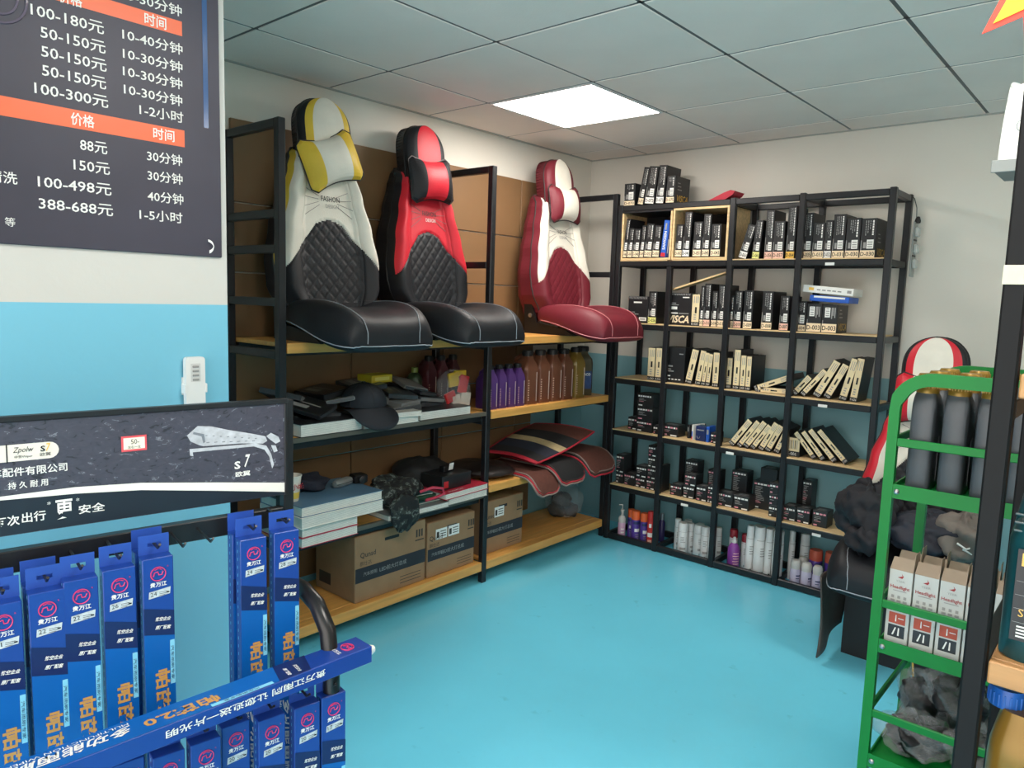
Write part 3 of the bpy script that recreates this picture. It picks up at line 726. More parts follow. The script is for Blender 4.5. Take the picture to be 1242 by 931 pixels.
# ================================================================ car seats dressed in covers
def lerp_tab(tab, z):
    if z <= tab[0][0]: return tab[0][1]
    for (a, va), (b, vb) in zip(tab[:-1], tab[1:]):
        if z <= b:
            t = (z - a) / (b - a); t = t * t * (3 - 2 * t)
            return va + (vb - va) * t
    return tab[-1][1]
HW = [(.07, .165), (.12, .195), (.22, .238), (.32, .246), (.45, .222), (.58, .185), (.69, .150), (.745, .128), (.775, .10)]
def seat(name, label, loc, rotz, main, accent, trim, quilt, side, cushion, stitch, skirt=None, pillow=True, pillow_roll=0.0, text_m=None, group='dressed car seats', z0=0.0, cush_piping=None, text2=None, trim_at=.945):
    t = thing(name, label, 'car seat', loc, rotz, group)
    def xb(z): return .220 - .17 * (z - .07)            # reclined back, front face
    def bt(z): return .190 - .12 * (z - .07)
    ztop = .775
    NA, NZ = 96, 120
    def arch(a): a = abs(a); return .485 - .02 * (a / .30) ** 2 if a < .30 else .465 - (a - .30) / .70 * .205
    parts = {}
    def zone(a, z):
        aa = abs(a)
        if z < arch(a):
            if aa < .60: return 'quilted_panel' if z > .155 else 'lower_panel'
            return 'lower_bolster'
        return 'upper_panel' if aa < .60 else ('upper_bolster' if aa < trim_at else 'edge_trim')
    def P(a, z):
        hw = lerp_tab(HW, z); aa = abs(a)
        b = 0.0
        if aa > .52: b = .030 * math.sin(min(1, (aa - .52) / .30) * PI / 2)
        if aa > .82: b = .030 - .075 * ((aa - .82) / .18) ** 2
        if aa < .60 and z < arch(a) and z > .155:
            u = (a * hw + z * .9) / .050; v = (a * hw - z * .9) / .050
            b += .0040 * min(1, 2.2 * min(abs(math.sin(u * PI)), abs(math.sin(v * PI)))) - .004
        if .585 < aa < .615: b -= .004
        if abs(z - arch(a)) < .006: b -= .004
        if z > .70: b -= .05 * ((z - .70) / .075) ** 2
        if z < .12: b -= .03 * ((.12 - z) / .05) ** 2
        return (xb(z) + b, a * hw, z)
    zr = [.07 + (ztop - .07) * j / NZ for j in range(NZ + 1)]
    ar = [-1 + 2 * i / NA for i in range(NA + 1)]
    pts = {}
    for j, z in enumerate(zr):
        for i, a in enumerate(ar): pts[(i, j)] = P(a, z)
    faces = {}
    for j in range(NZ):
        for i in range(NA):
            zn = zone((ar[i] + ar[i + 1]) / 2, (zr[j] + zr[j + 1]) / 2)
            if 'bolster' in zn or 'trim' in zn: zn += '|' + str(ar[i] > -.01)
            faces.setdefault(zn, []).append((i, j))
    mm = dict(quilted_panel=quilt, lower_panel=quilt, lower_bolster=quilt, upper_panel=main, upper_bolster=main, edge_trim=trim)
    # shell: sides and back
    g = G(); nb = NZ // 4
    for s in (0, NA):
        sg = -1 if s == 0 else 1
        for j in range(0, NZ, 4):
            p0, p1 = pts[(s, j)], pts[(s, j + 4)]
            q0 = (xb(zr[j]) - bt(zr[j]), p0[1] * .93, p0[2]); q1 = (xb(zr[j + 4]) - bt(zr[j + 4]), p1[1] * .93, p1[2])
            r0 = (xb(zr[j]) - bt(zr[j]) + .035, p0[1] * 1.0, p0[2]); r1 = (xb(zr[j + 4]) - bt(zr[j + 4]) + .035, p1[1] * 1.0, p1[2])
            for (a0, a1, b0, b1) in ((p0, p1, r0, r1), (r0, r1, q0, q1)):
                g.add([a0, b0, b1, a1] if sg > 0 else [a0, a1, b1, b0], [(0, 1, 2, 3)])
    for j in range(0, NZ, 4):
        L0, L1 = pts[(0, j)], pts[(0, j + 4)]; R0, R1 = pts[(NA, j)], pts[(NA, j + 4)]
        x0, x1 = xb(zr[j]) - bt(zr[j]), xb(zr[j + 4]) - bt(zr[j + 4])
        g.add([(x0, R0[1] * .93, R0[2]), (x0, L0[1] * .93, L0[2]), (x1, L1[1] * .93, L1[2]), (x1, R1[1] * .93, R1[2])], [(0, 1, 2, 3)])
    for j in (0, NZ):
        z = zr[j]; hw = lerp_tab(HW, z)
        top = [pts[(i, j)] for i in range(0, NA + 1, 4)] + [(xb(z) - bt(z) + .035, hw, z), (xb(z) - bt(z), hw * .93, z), (xb(z) - bt(z), -hw * .93, z), (xb(z) - bt(z) + .035, -hw, z)]
        g.add(top, [tuple(range(len(top)))] if j else [tuple(reversed(range(len(top))))])
    shell = g.build('back_shell', side, t, smooth=50)
    for zn, fl_ in faces.items():
        g = G(); idx = {}
        for (i, j) in fl_:
            q = []
            for k in ((i, j), (i + 1, j), (i + 1, j + 1), (i, j + 1)):
                if k not in idx: idx[k] = len(g.v); g.v.append(pts[k])
                q.append(idx[k])
            g.f.append(tuple(q)); g.m.append(0)
        g.build(zn.split('|')[0], mm[zn.split('|')[0]], t, smooth=60)
    # piping round the edge of the backrest
    g = G()
    path = [pts[(0, j)] for j in range(0, NZ + 1, 4)] + [pts[(i, NZ)] for i in range(4, NA, 6)] + [pts[(NA, j)] for j in range(NZ, -1, -4)]
    g.tube(path, .004, 6); g.build('piping', stitch, t, smooth=60)
    # radiating stitches and lettering on the chest panel
    g = G()
    for sg in (-1, 1):
        for (ya, za, yb_, zb) in ((.040, .580, .098, .606), (.044, .568, .108, .572), (.044, .557, .114, .534), (.040, .546, .112, .500)):
            hw = lerp_tab(HW, za)
            g.tube([(P(sg * ya / lerp_tab(HW, za), za)[0] + .0006, sg * ya, za), (P(sg * yb_ / lerp_tab(HW, zb), zb)[0] + .0006, sg * yb_, zb)], .0011, 4)
    g.build('stitching', mat('stitch_grey', (120, 112, 108), .7), t)
    zc = .566; F = frame((xb(zc) + .002, 0, zc), (0, 1, 0), (-.17, 0, 1))
    g = G()
    g.text('FASHON', .012, .006, .022, 0, F, w=.088, bold=.01, z=.001)
    g.text('DESIGN', .018, -.024, .016, 1, F, w=.062, z=.001)
    g.build('lettering', [text_m or K['black'], text2 or text_m or K['greytext']], t)
    # headrest
    hz0, hz1, hhw = .715, .975, .132
    xh = xb(.85) + .005
    def HO(z):
        u = (z - hz0) / (hz1 - hz0)
        return hhw * (1 - .10 * (1 - u)) * math.sqrt(max(0.0, 1 - max(0, (u - .45) / .55) ** 2.6))
    hf = {}
    NU, NV = 48, 40
    def HP(a, v):
        z = hz0 + (hz1 - hz0) * (1 - (1 - v) ** 1.5)
        hw = max(.012, HO(z)); aa = abs(a)
        b = .045 * (1 - aa ** 4) ** .5 if aa < 1 else 0
        b += .012 * (1 - (2 * v - 1) ** 2) - .17 * (z - .85)
        return (xh + b, a * hw, z)
    hm = {'headrest_centre': main, 'headrest_stripe': accent, 'headrest_side': side}
    for j in range(NV):
        for i in range(NU):
            a0, a1 = -1 + 2 * i / NU, -1 + 2 * (i + 1) / NU; v0, v1 = j / NV, (j + 1) / NV
            ac = abs(a0 + a1) / 2
            y_ = abs(HP((a0 + a1) / 2, (v0 + v1) / 2)[1])
            zn = 'headrest_centre' if ac < .58 else ('headrest_stripe' if ac < .82 else 'headrest_side')
            if zn != 'headrest_centre': zn += '|' + str(a0 > -.01)
            hf.setdefault(zn, []).append((HP(a0, v0), HP(a1, v0), HP(a1, v1), HP(a0, v1)))
    head = None
    g = G()
    N2 = 20
    for j in range(N2):
        v0, v1 = j / N2, (j + 1) / N2
        for sg in (-1, 1):
            p0, p1 = HP(sg, v0), HP(sg, v1)
            q0 = (p0[0] - .075, p0[1] * .86, p0[2]); q1 = (p1[0] - .075, p1[1] * .86, p1[2] - .004)
            g.add([p0, q0, q1, p1] if sg > 0 else [p0, p1, q1, q0], [(0, 1, 2, 3)])
        a0, a1, b0, b1 = HP(-1, v0), HP(-1, v1), HP(1, v0), HP(1, v1)
        g.add([(b0[0] - .075, b0[1] * .86, b0[2]), (a0[0] - .075, a0[1] * .86, a0[2]), (a1[0] - .075, a1[1] * .86, a1[2]), (b1[0] - .075, b1[1] * .86, b1[2])], [(0, 1, 2, 3)])
    a, b = HP(-1, 0), HP(1, 0); g.add([a, (a[0] - .075, a[1] * .86, a[2]), (b[0] - .075, b[1] * .86, b[2]), b, HP(0, 0)], [(0, 1, 2, 3, 4)])
    a, b = HP(-1, 1), HP(1, 1); g.add([a, HP(0, 1), b, (b[0] - .075, b[1] * .86, b[2]), (a[0] - .075, a[1] * .86, a[2])], [(0, 1, 2, 3, 4)])
    head = g.build('headrest', side, t, smooth=50)
    for zn, q in hf.items():
        g = G()
        for f in q: g.add(f, [(0, 1, 2, 3)])
        g.build(zn.split('|')[0], hm[zn.split('|')[0]], head, smooth=179)
    g = G(); g.tube([HP(-1, j / 20) for j in range(21)] + [HP(1, j / 20) for j in range(20, -1, -1)], .0035, 6); g.build('piping', stitch, head, smooth=60)
    # neck pillow: a bow-tie cushion
    if pillow:
        pr = thing_part('neck_pillow', t)
        pr.matrix_local = T(xh + .068, 0, .722) @ RX(pillow_roll) @ RY(-.12)
        def PP(a, v, s):
            y = a * .132
            hh = .086 + .030 * abs(a) ** 2
            th = (.022 + .036 * (1 - abs(a) ** 3)) * math.sqrt(max(0, 1 - (2 * v - 1) ** 2)) * (1 - .55 * abs(a) ** 6) * (1 if abs(a) < .98 else .6)
            e = 1 - .25 * max(0, abs(a) - .8) / .2
            return (s * th, y, (2 * v - 1) * hh * e)
        zones = {}
        for s in (1, -1):
            for i in range(40):
                for j in range(16):
                    a0, a1 = -1 + i / 20, -1 + (i + 1) / 20; v0, v1 = j / 16, (j + 1) / 16
                    zn = 'pillow_centre' if abs(a0 + a1) / 2 < .52 else 'pillow_end|' + str(a0 > 0)
                    q = [PP(a0, v0, s), PP(a1, v0, s), PP(a1, v1, s), PP(a0, v1, s)]
                    zones.setdefault(zn, []).append(q if s > 0 else q[::-1])
        for zn, qs in zones.items():
            g = G()
            for f in qs: g.add(f, [(0, 1, 2, 3)])
            g.build(zn.split('|')[0], main if zn == 'pillow_centre' else accent, pr, smooth=179)
        g = G(); g.tube([PP(-1 + i / 10, 1, 1) for i in range(21)] + [PP(1 - i / 10, 0, 1) for i in range(21)], .0035, 6, closed=True)
        g.build('piping', stitch, pr, smooth=60)
    # cushion: lofted along x
    secs = []   # x, half width, z bottom, z top centre, bolster height
    for (x, hw, zb, zt, bo) in ((.13, .20, .062, .120, .030), (.20, .232, .064, .128, .034), (.30, .246, .050, .136, .034), (.40, .248, .020, .140, .030), (.48, .242, -.010, .136, .024), (.55, .228, -.024, .124, .016), (.60, .206, -.026, .100, .008), (.618, .192, -.018, .074, .003), (.624, .182, .0, .050, .0)):
        ring = []
        for k in range(13):     # top from -hw to hw
            a = -1 + k / 6; aa = abs(a)
            zz = zt + bo * math.sin(min(1, max(0, (aa - .45) / .35)) * PI / 2)
            if aa > .8: zz -= (.6 * (zt - zb)) * ((aa - .8) / .2) ** 2 * .8
            ring.append((x, a * hw, zz))
        ring += [(x, hw * 1.0, zb + (zt - zb) * .25), (x, hw * .95, zb), (x, 0, zb), (x, -hw * .95, zb), (x, -hw * 1.0, zb + (zt - zb) * .25)]
        secs.append(ring)
    n = len(secs[0]); g = G()
    vs = [p for r_ in secs for p in r_]
    fs = [(i * n + k, (i + 1) * n + k, (i + 1) * n + (k + 1) % n, i * n + (k + 1) % n) for i in range(len(secs) - 1) for k in range(n)]
    fs += [tuple(range(n)), tuple(reversed(range((len(secs) - 1) * n, len(secs) * n)))]
    g.add(vs, fs)
    cu = g.build('cushion', cushion, t, smooth=179)
    md = cu.modifiers.new('round', 'SUBSURF'); md.levels = 1; md.render_levels = 2
    md.levels = 2
    cp = cush_piping or stitch
    ev = cu.evaluated_get(bpy.context.evaluated_depsgraph_get())
    def on_skin(path, off=.0012):
        out = []
        for p0, p1 in zip(path[:-1], path[1:]):
            for q in range(6):
                ok, loc, nor, _ = ev.closest_point_on_mesh(Vector(p0).lerp(Vector(p1), q / 6))
                if ok: out.append(tuple(loc + nor * off))
        return out
    lowl = [(r_[17][0], r_[17][1] * 1.05, r_[17][2] - .012) for r_ in secs[1:-2]]; lowr = [(r_[13][0], r_[13][1] * 1.05, r_[13][2] - .012) for r_ in secs[1:-2]]
    G().tube(on_skin(lowl + [(.66, -.15, -.004), (.66, 0, -.004), (.66, .15, -.004)] + lowr[::-1]), .0024, 6).build('piping', cp, cu, smooth=60)
    for k in (2, 10):
        G().tube(on_skin([(r_[k][0], r_[k][1], r_[k][2] + .03) for r_ in secs[1:-1]] + [(.67, secs[-1][k][1], .05), (.67, secs[-1][k][1], .0)]), .0018, 5).build('piping', cp, cu, smooth=60)
    g = G(); F = frame((.40, 0, .1635), (0, 1, 0), (-1, 0, 0)); g.text('FS', 0, 0, .03, 0, F, w=.10); g.build('lettering', stitch if stitch is not K['black'] else K['greytext'], cu)
    # dark base under the cushion with the recliner hinge
    g = G()
    for sg in (-1, 1):
        g.prism([(.07, 0), (.44, 0), (.36, .035), (.16, .062), (.12, .16), (.06, .20)], -.006, .006, 0, Matrix.Translation((0, sg * .205, 0)) @ RX(PI / 2))
    g.box((.08, -.20, 0.0), (.42, .20, .03))
    base = g.build('base', K['black'], t)
    G().lathe([(.012, 0), (.012, .008), (.006, .010)], 10, 0, T(.115, -.212, .10) @ RX(PI / 2)).build('hinge_bolt', mat('bolt_steel', (170, 170, 170), .3, .9), t)
    t.scale = (1, 1, 1.025)
    return t
def thing_part(name, parent):
    o = bpy.data.objects.new(name, None); col.objects.link(o); o.parent = parent; o.empty_display_size = .03
    return o
def leather(n, c, rough=.50): return mat('leather_' + n, c, rough, 0, .05, 14, bump=.10, bscale=260, spec=.35)
LB, LW, LY_, LR, LM = leather('black', (25, 27, 32)), leather('white', (226, 221, 208), .5), leather('yellow', (224, 188, 62), .5), leather('red', (206, 38, 54), .45), leather('maroon', (108, 32, 44), .5)
pip_g = mat('piping_grey', (150, 156, 164), .5); pip_d = mat('piping_dark', (48, 46, 46), .6); pip_p = mat('piping_pink', (206, 130, 134), .5)
SHZ = 1.262
seat('seat_display', 'white and yellow car seat with black quilted panel on the left rack', (.095, -2.205, SHZ), R(-4), LW, LY_, LY_, LB, LB, LB, pip_d, pillow_roll=R(20), text_m=pip_d, text2=K['greytext'], cush_piping=pip_g)
seat('seat_display', 'red and black car seat between the yellow and maroon seats', (.075, -1.635, SHZ), R(0), LR, LB, LB, LB, LB, LB, K['black'], pillow_roll=R(4), text_m=K['black'], text2=K['white'], cush_piping=pip_g)
seat('seat_display', 'maroon and white car seat at the corner end of the left rack', (.10, -.610, SHZ), R(-2), LW, LM, LM, LM, LM, LM, pip_d, pillow_roll=R(2), text_m=pip_d, text2=K['greytext'], cush_piping=pip_p)
# ================================================================ goods on the left rack
PX = LX1
Z1, Z2, Z3 = LSH[0], 0.47, LSH[2]      # Z2: near bay; ZB: far bay
ZB = LSH[1]
# ---- cardboard boxes on the bottom shelf
tapem = mat('packing_tape', (186, 158, 120), .25)
inkm = mat('carton_ink', (60, 54, 48), .7, 0, 0)
for k, (ya, yb, xa, h_, lab, mk) in enumerate((
    (-2.185, -1.775, .10, .300, 'brown cardboard carton with a dark band, nearest on the bottom shelf', 0),
    (-1.762, -1.440, .10, .272, 'brown cardboard carton with two white stickers beside the middle post', 2),
    (-1.355, -1.020, .10, .285, 'brown cardboard carton with one white sticker right of the middle post', 1))):
    t = thing('cardboard_box', lab, 'box', (0, 0, Z1), 0, 'cartons on the bottom shelf')
    xb = .395 if k < 2 else .36
    L = yb - ya
    b = G().cbox((xa, ya, 0), (xb, yb, h_), .004).build('carton', K['kraft'], t)
    F = frame((xb + .0007, ya, 0), (0, 1, 0), (0, 0, 1)); E_ = frame((xa, ya - .0007, 0), (1, 0, 0), (0, 0, 1))
    D_ = xb - xa
    g = G(); g.rect(.002, h_ * .30, L - .002, h_ * .52, 0, F); g.build('dark_band', K['kraft_dark'], b)
    g = G()
    g.text('Qunsd', L * .17, h_ * .70, .028, 0, F, w=.085, bold=.012); g.text('群仕达', L * .14, h_ * .58, .020, 0, F)
    g.text('LED前大灯总成', L * .52, h_ * .41, .022, 1, F); g.text('汽车照明', L * .2, h_ * .41, .018, 1, F)
    for q in range(3): g.rect(L * .62, h_ * (.08 + q * .05), L * .93, h_ * (.09 + q * .05), 0, F)
    for q in range(3): g.rect(L * .85 + q * .016, h_ * .74, L * .85 + q * .016 + .010, h_ * .86, 0, F)
    g.rect(L * .84, h_ * .68, L * .97, h_ * .70, 0, F)
    g.build('lettering', [inkm, K['greytext']], b)
    G().rect(D_ * .1, h_ * .12, D_ * .4, h_ * .3, 0, E_).build('end_print', inkm, b)
    g = G(); g.box((xa + .06, ya + L * .42, h_), (xb - .02, ya + L * .58, h_ + .0008)); g.build('tape', tapem, b)
    g = G(); g.box((xb - .0005, ya + L * .40, h_ - .05), (xb + .0008, ya + L * .60, h_ - .036)); g.build('hand_hole', K['black'], b)
    for q in range(mk):
        s = G(); y0 = L * (.16 + .26 * q) if mk == 2 else L * .30
        s.rect(y0, h_ * .66, y0 + .075, h_ * .85, 0, F, z=.0006); s.rect(y0 + .006, h_ * .69, y0 + .022, h_ * .80, 1, F, z=.001)
        for q2 in range(3): s.rect(y0 + .03, h_ * (.70 + .045 * q2), y0 + .068, h_ * (.715 + .045 * q2), 1, F, z=.001)
        s.build('sticker', [K['white'], inkm], b)
# ---- helper for crumpled soft shapes
def blob(g, c, s, seed, n=18, m=12, amp=.18, mi=0, flat=None, M=None):
    rr = random.Random(seed); ph = [rr.uniform(0, 6.28) for _ in range(8)]
    def fn(u, v):
        a = 2 * PI * u; b = -PI / 2 + PI * v
        d = 1 + amp * (math.sin(3 * a + ph[0]) * math.cos(2 * b + ph[1]) + .6 * math.sin(5 * a + ph[2] + 3 * b) + .5 * math.sin(7 * b + ph[3] + 2 * a) + .35 * math.sin(11 * a + ph[4]) * math.cos(9 * b))
        if v in (0, 1): d = 1 
        x, y, z = d * math.cos(b) * math.cos(a), d * math.cos(b) * math.sin(a), d * math.sin(b)
        z = math.copysign(abs(z) ** .8, z)
        p = [c[0] + s[0] * x, c[1] + s[1] * y, c[2] + s[2] * z]
        if flat is not None and p[2] < flat: p[2] = flat + (p[2] - flat) * .02
        return tuple(p)
    return g.grid(lambda u, v: fn(u % 1.0, v), n, m, mi, M)
# plastic-wrapped bundle at the far end of the bottom shelf
film = mat('clear_film', (210, 214, 216), .10, 0, .05, alpha=.13, bump=.6, bscale=40)
t = thing('wrapped_bundle', 'grey bundle wrapped in clear film at the rack\'s far bottom corner', 'bundle', (.22, -.46, Z1))
bgm = mat('bundle_grey', (40, 44, 48), .6, bump=.3, bscale=25)
for k, (x, y, z, sx, sy, sz) in enumerate(((-.03, -.03, .04, .06, .04, .038), (.03, .03, .045, .055, .045, .042), (0, -.01, .115, .06, .05, .04))):
    blob(G(), (x, y, z), (sx, sy, sz), 5 + k, 24, 16, .12, flat=.001).build('contents', bgm, t, smooth=179)
blob(G(), (0, 0, .108), (.125, .105, .106), 9, 28, 18, .09, flat=.001).build('film', film, t, smooth=60)

# ---- books and catalogues
def book(name, label, M, L, D, H, cover, spine_text=None, group=None, n_pages=1, txt=K['white']):
    """L along local y (front edge faces +x), D depth along -x, H thick"""
    t = thing(name, label, 'book', group=group); t.matrix_world = M
    th = .0025
    pg = G().box((-D + .004, .004, th), (-.003, L - .004, H - th)).build('pages', K['paper'], t)
    G().cbox((-D, 0, 0), (0, L, th), .0006).build('cover', cover, t)
    G().cbox((-D, 0, H - th), (0, L, H), .0006).build('cover', cover, t)
    G().cbox((-D, 0, th), (-D + .003, L, H - th), .0006).build('spine', cover, t)
    g = G()
    for q in range(1, int(H / .006)): g.box((-.0029, .005, th + q * .006), (-.0026, L - .005, th + q * .006 + .0007))
    if g.v: g.build('page_lines', K['greytext'], pg)['kind'] = 'stuff'
    if spine_text:
        g = G(); g.text(spine_text, L * .3, -D * .0 + .0, .014, 0, frame((-.02, 0, H + .0005), (0, 1, 0), (-1, 0, 0))); g.build('lettering', txt, t)
    return t
cov_w = mat('cover_white', (224, 222, 214), .5); cov_b = mat('cover_blue', (86, 120, 146), .45); cov_r = mat('cover_red', (176, 40, 62), .4); cov_g = mat('cover_grey', (126, 130, 128), .5); cov_t = mat('cover_teal', (64, 116, 118), .45); cov_k = mat('cover_black', (36, 38, 42), .35)
# shelf with the seats' lower neighbour (third board): white-edged catalogues at the front
yy = [(-2.480, .300, .052, 'cover_black', 'thick white-paged catalogue at the near end of the second shelf'),
      (-2.170, .310, .030, 'cover_white', 'thin white catalogue lying under the black cap'),
      (-1.850, .330, .042, 'cover_black', 'dark catalogue with white pages beside the middle post')]
for k, (y, L, H, cm, lab) in enumerate(yy):
    book('catalogue', lab, T(PX + .006 - .004 * k, y, Z3), L, .30, H, _mats[cm], group='catalogues on the second shelf')
book('catalogue', 'white catalogue lying open-edged on the thin one', T(PX + .002, -2.05, Z3 + .030) @ RZ(R(-6)), .19, .2, .022, cov_w, group='catalogues on the second shelf')
# black retail packages heaped on the catalogues
pk_m = [mat('packet_black', (30, 32, 36), .3, 0, .2, 25), mat('packet_slate', (58, 62, 66), .3, 0, .2, 25), mat('packet_grey', (120, 124, 124), .35, 0, .15, 25)]
PK = [ # x, y, z, lx, ly, h, rz, tilt x, tilt y, mat, label
(.24, -2.42, .945, .20, .15, .020, 10, 6, 8, 0, 'black flat packet lying on the near catalogue'),
(.22, -2.28, .962, .22, .17, .022, -14, -8, 4, 1, 'slate flat packet crossing the black one on the near catalogue'),
(.30, -2.36, .990, .20, .14, .020, 24, 12, 12, 0, 'black packet tilted up at the near end of the heap'),
(.17, -2.38, 1.015, .18, .15, .024, 40, -18, 10, 1, 'slate packet near the post at the back of the heap'),
(.28, -2.19, 1.000, .20, .12, .018, -30, 10, -6, 2, 'grey-edged packet in the middle of the near heap'),
(.15, -2.18, 1.020, .20, .16, .026, 5, 8, 0, 0, 'black packet at the top back of the near heap'),
(.20, -2.02, .985, .22, .16, .040, 12, 0, 4, 0, 'black wallet-like packet right behind the cap'),
(.16, -1.98, 1.040, .20, .16, .022, -8, 4, 4, 1, 'slate packet topmost behind the cap'),
(.28, -1.87, .935, .20, .15, .030, -6, 4, -4, 2, 'pale grey packet under the steel-coloured stack'),
(.27, -1.86, .968, .18, .14, .026, 10, 3, 6, 2, 'grey packet on the pale grey packet'),
(.24, -1.84, 1.000, .18, .15, .024, -16, -6, 6, 1, 'slate packet with a pale end beside the cap'),
(.22, -1.70, .945, .22, .16, .022, 8, -5, 3, 0, 'black packet on the far catalogue'),
(.22, -1.67, .972, .21, .15, .022, -5, -7, 6, 1, 'slate packet second in the far pile'),
(.20, -1.70, 1.000, .20, .14, .020, 14, -10, 8, 0, 'black packet third in the far pile'),
(.19, -1.72, 1.028, .18, .13, .018, -12, -12, 10, 2, 'grey rimmed packet on top of the far pile'),
]
for k, (x, y, z, lx, ly, h_, rz, tx, ty, mi, lab) in enumerate(PK):
    t = thing('retail_packet', lab, 'packet', group='packets heaped on the second shelf'); t.matrix_world = T(x, y, z) @ RZ(R(rz)) @ RX(R(tx)) @ RY(R(ty))
    G().cbox((-lx / 2, -ly / 2, -h_ / 2), (lx / 2, ly / 2, h_ / 2), .003).build('pouch', pk_m[mi], t)
    G().box((lx / 2 - .001, -ly / 2 + .004, -h_ / 2 + .003), (lx / 2 + .0008, ly / 2 - .004, h_ / 2 - .003)).build('edge_label', pk_m[2] if k % 3 == 0 else pk_m[1], t)
    g = G(); g.rect(-lx * .35, -ly * .3, lx * .1, -ly * .1, 0, T(0, 0, h_ / 2 + .0006)); g.rect(-lx * .35, 0, lx * .3, ly * .06, 0, T(0, 0, h_ / 2 + .0006)); g.build('printed_label', K['greytext'], t)
# black cap with a curved brim hanging over the edge
capm = mat('cap_cloth', (26, 32, 40), .8, 0, .1, 20, bump=.15, bscale=200)
t = thing('cap', 'black baseball cap with its brim hanging over the second shelf', 'cap'); t.matrix_world = T(.335, -2.10, .955) @ RZ(R(-10))
g = G()
def dome(u, v):
    a = 2 * PI * u; b = PI / 2 * v
    return (.098 * math.cos(b) * math.cos(a), .10 * math.cos(b) * math.sin(a), .02 + .098 * math.sin(b) ** .85)
g.grid(dome, 32, 12); g.build('crown', capm, t, smooth=179)
g = G()
def brim(u, v):
    a = -PI / 2 + PI * u; r0 = .09; x = .060 + (.06 + .085 * math.cos(a) ** .6 if math.cos(a) > 0 else .06) * 1.0
    px, py = (.085 * math.cos(a), .098 * math.sin(a)); qx, qy = .085 + .10 * max(0, math.cos(a)) ** .7, .105 * math.sin(a)
    X, Y = px + (qx - px) * v, py + (qy - py) * v
    return (X, Y, .022 - 5.5 * max(0, X - .06) ** 2 - 1.6 * Y * Y)
g.grid(brim, 24, 8); o = g.build('brim', capm, t, smooth=179); md = o.modifiers.new('thick', 'SOLIDIFY'); md.thickness = .004
G().lathe([(.001, .118), (.009, .119), (.007, .124), (.001, .125)], 10).build('top_button', capm, t)
g = G()
for k in range(6): g.tube([(.099 * math.cos(b) * math.cos(k * PI / 3), .101 * math.cos(b) * math.sin(k * PI / 3), .02 + .099 * math.sin(b) ** .85) for b in [PI / 2 * q / 8 for q in range(9)]], .0012, 4)
g.build('stitching', K['black'], t)
# yellow carton, green bottle, snack bag
t = thing('yellow_carton', 'small flat yellow carton lying on top of the packets', 'box'); t.matrix_world = T(.16, -1.90, 1.048) @ RZ(R(4))
b = G().cbox((-.05, -.065, 0), (.05, .065, .036), .002).build('carton', mat('carton_yellow', (198, 178, 40), .45), t)
g = G(); g.rect(-.045, .010, .045, .026, 0, frame((.0507, 0, 0), (0, 1, 0), (0, 0, 1))); g.build('printed_label', mat('carton_lemon', (220, 210, 110), .5), b)
t = thing('green_bottle', 'dark green bottle with a yellow-green cap behind the packets', 'bottle', (.10, -1.60, Z3))
G().lathe([(.038, 0), (.040, .01), (.040, .15), (.030, .17), (.016, .18)], 16).build('body', mat('bottle_green', (52, 72, 48), .3), t, smooth=40)
G().lathe([(.018, .18), (.018, .205), (.002, .207)], 12).build('cap', mat('cap_lime', (130, 140, 60), .4), t, smooth=40)
t = thing('snack_bag', 'clear plastic bag of red and yellow snack packs by the middle post', 'bag', (.30, -1.515, Z3), R(-8))
sm = [mat('snack_yellow', (214, 170, 40), .4), mat('snack_red', (196, 40, 44), .4), mat('snack_white', (214, 204, 190), .4), K['black']]
for k, (y, z, sy, sz, mi, rx) in enumerate(((-.02, .15, .03, .035, 0, 8), (.035, .125, .028, .045, 1, -14), (-.045, .065, .03, .026, 1, 20), (.0, .10, .025, .016, 3, 5), (.05, .05, .03, .035, 2, -8), (-.01, .045, .026, .03, 2, 12), (.02, .18, .035, .014, 0, 0))):
    o = G().cbox((-.008, -sy, -sz), (.008, sy, sz), .003).build('snack_pack', sm[mi], t); o.matrix_local = T(.02 + .006 * (k % 3), y, z + .01) @ RX(R(rx))
blob(G(), (0, 0, .10), (.055, .095, .105), 21, 40, 28, .07, flat=.001).build('film', film, t, smooth=50)
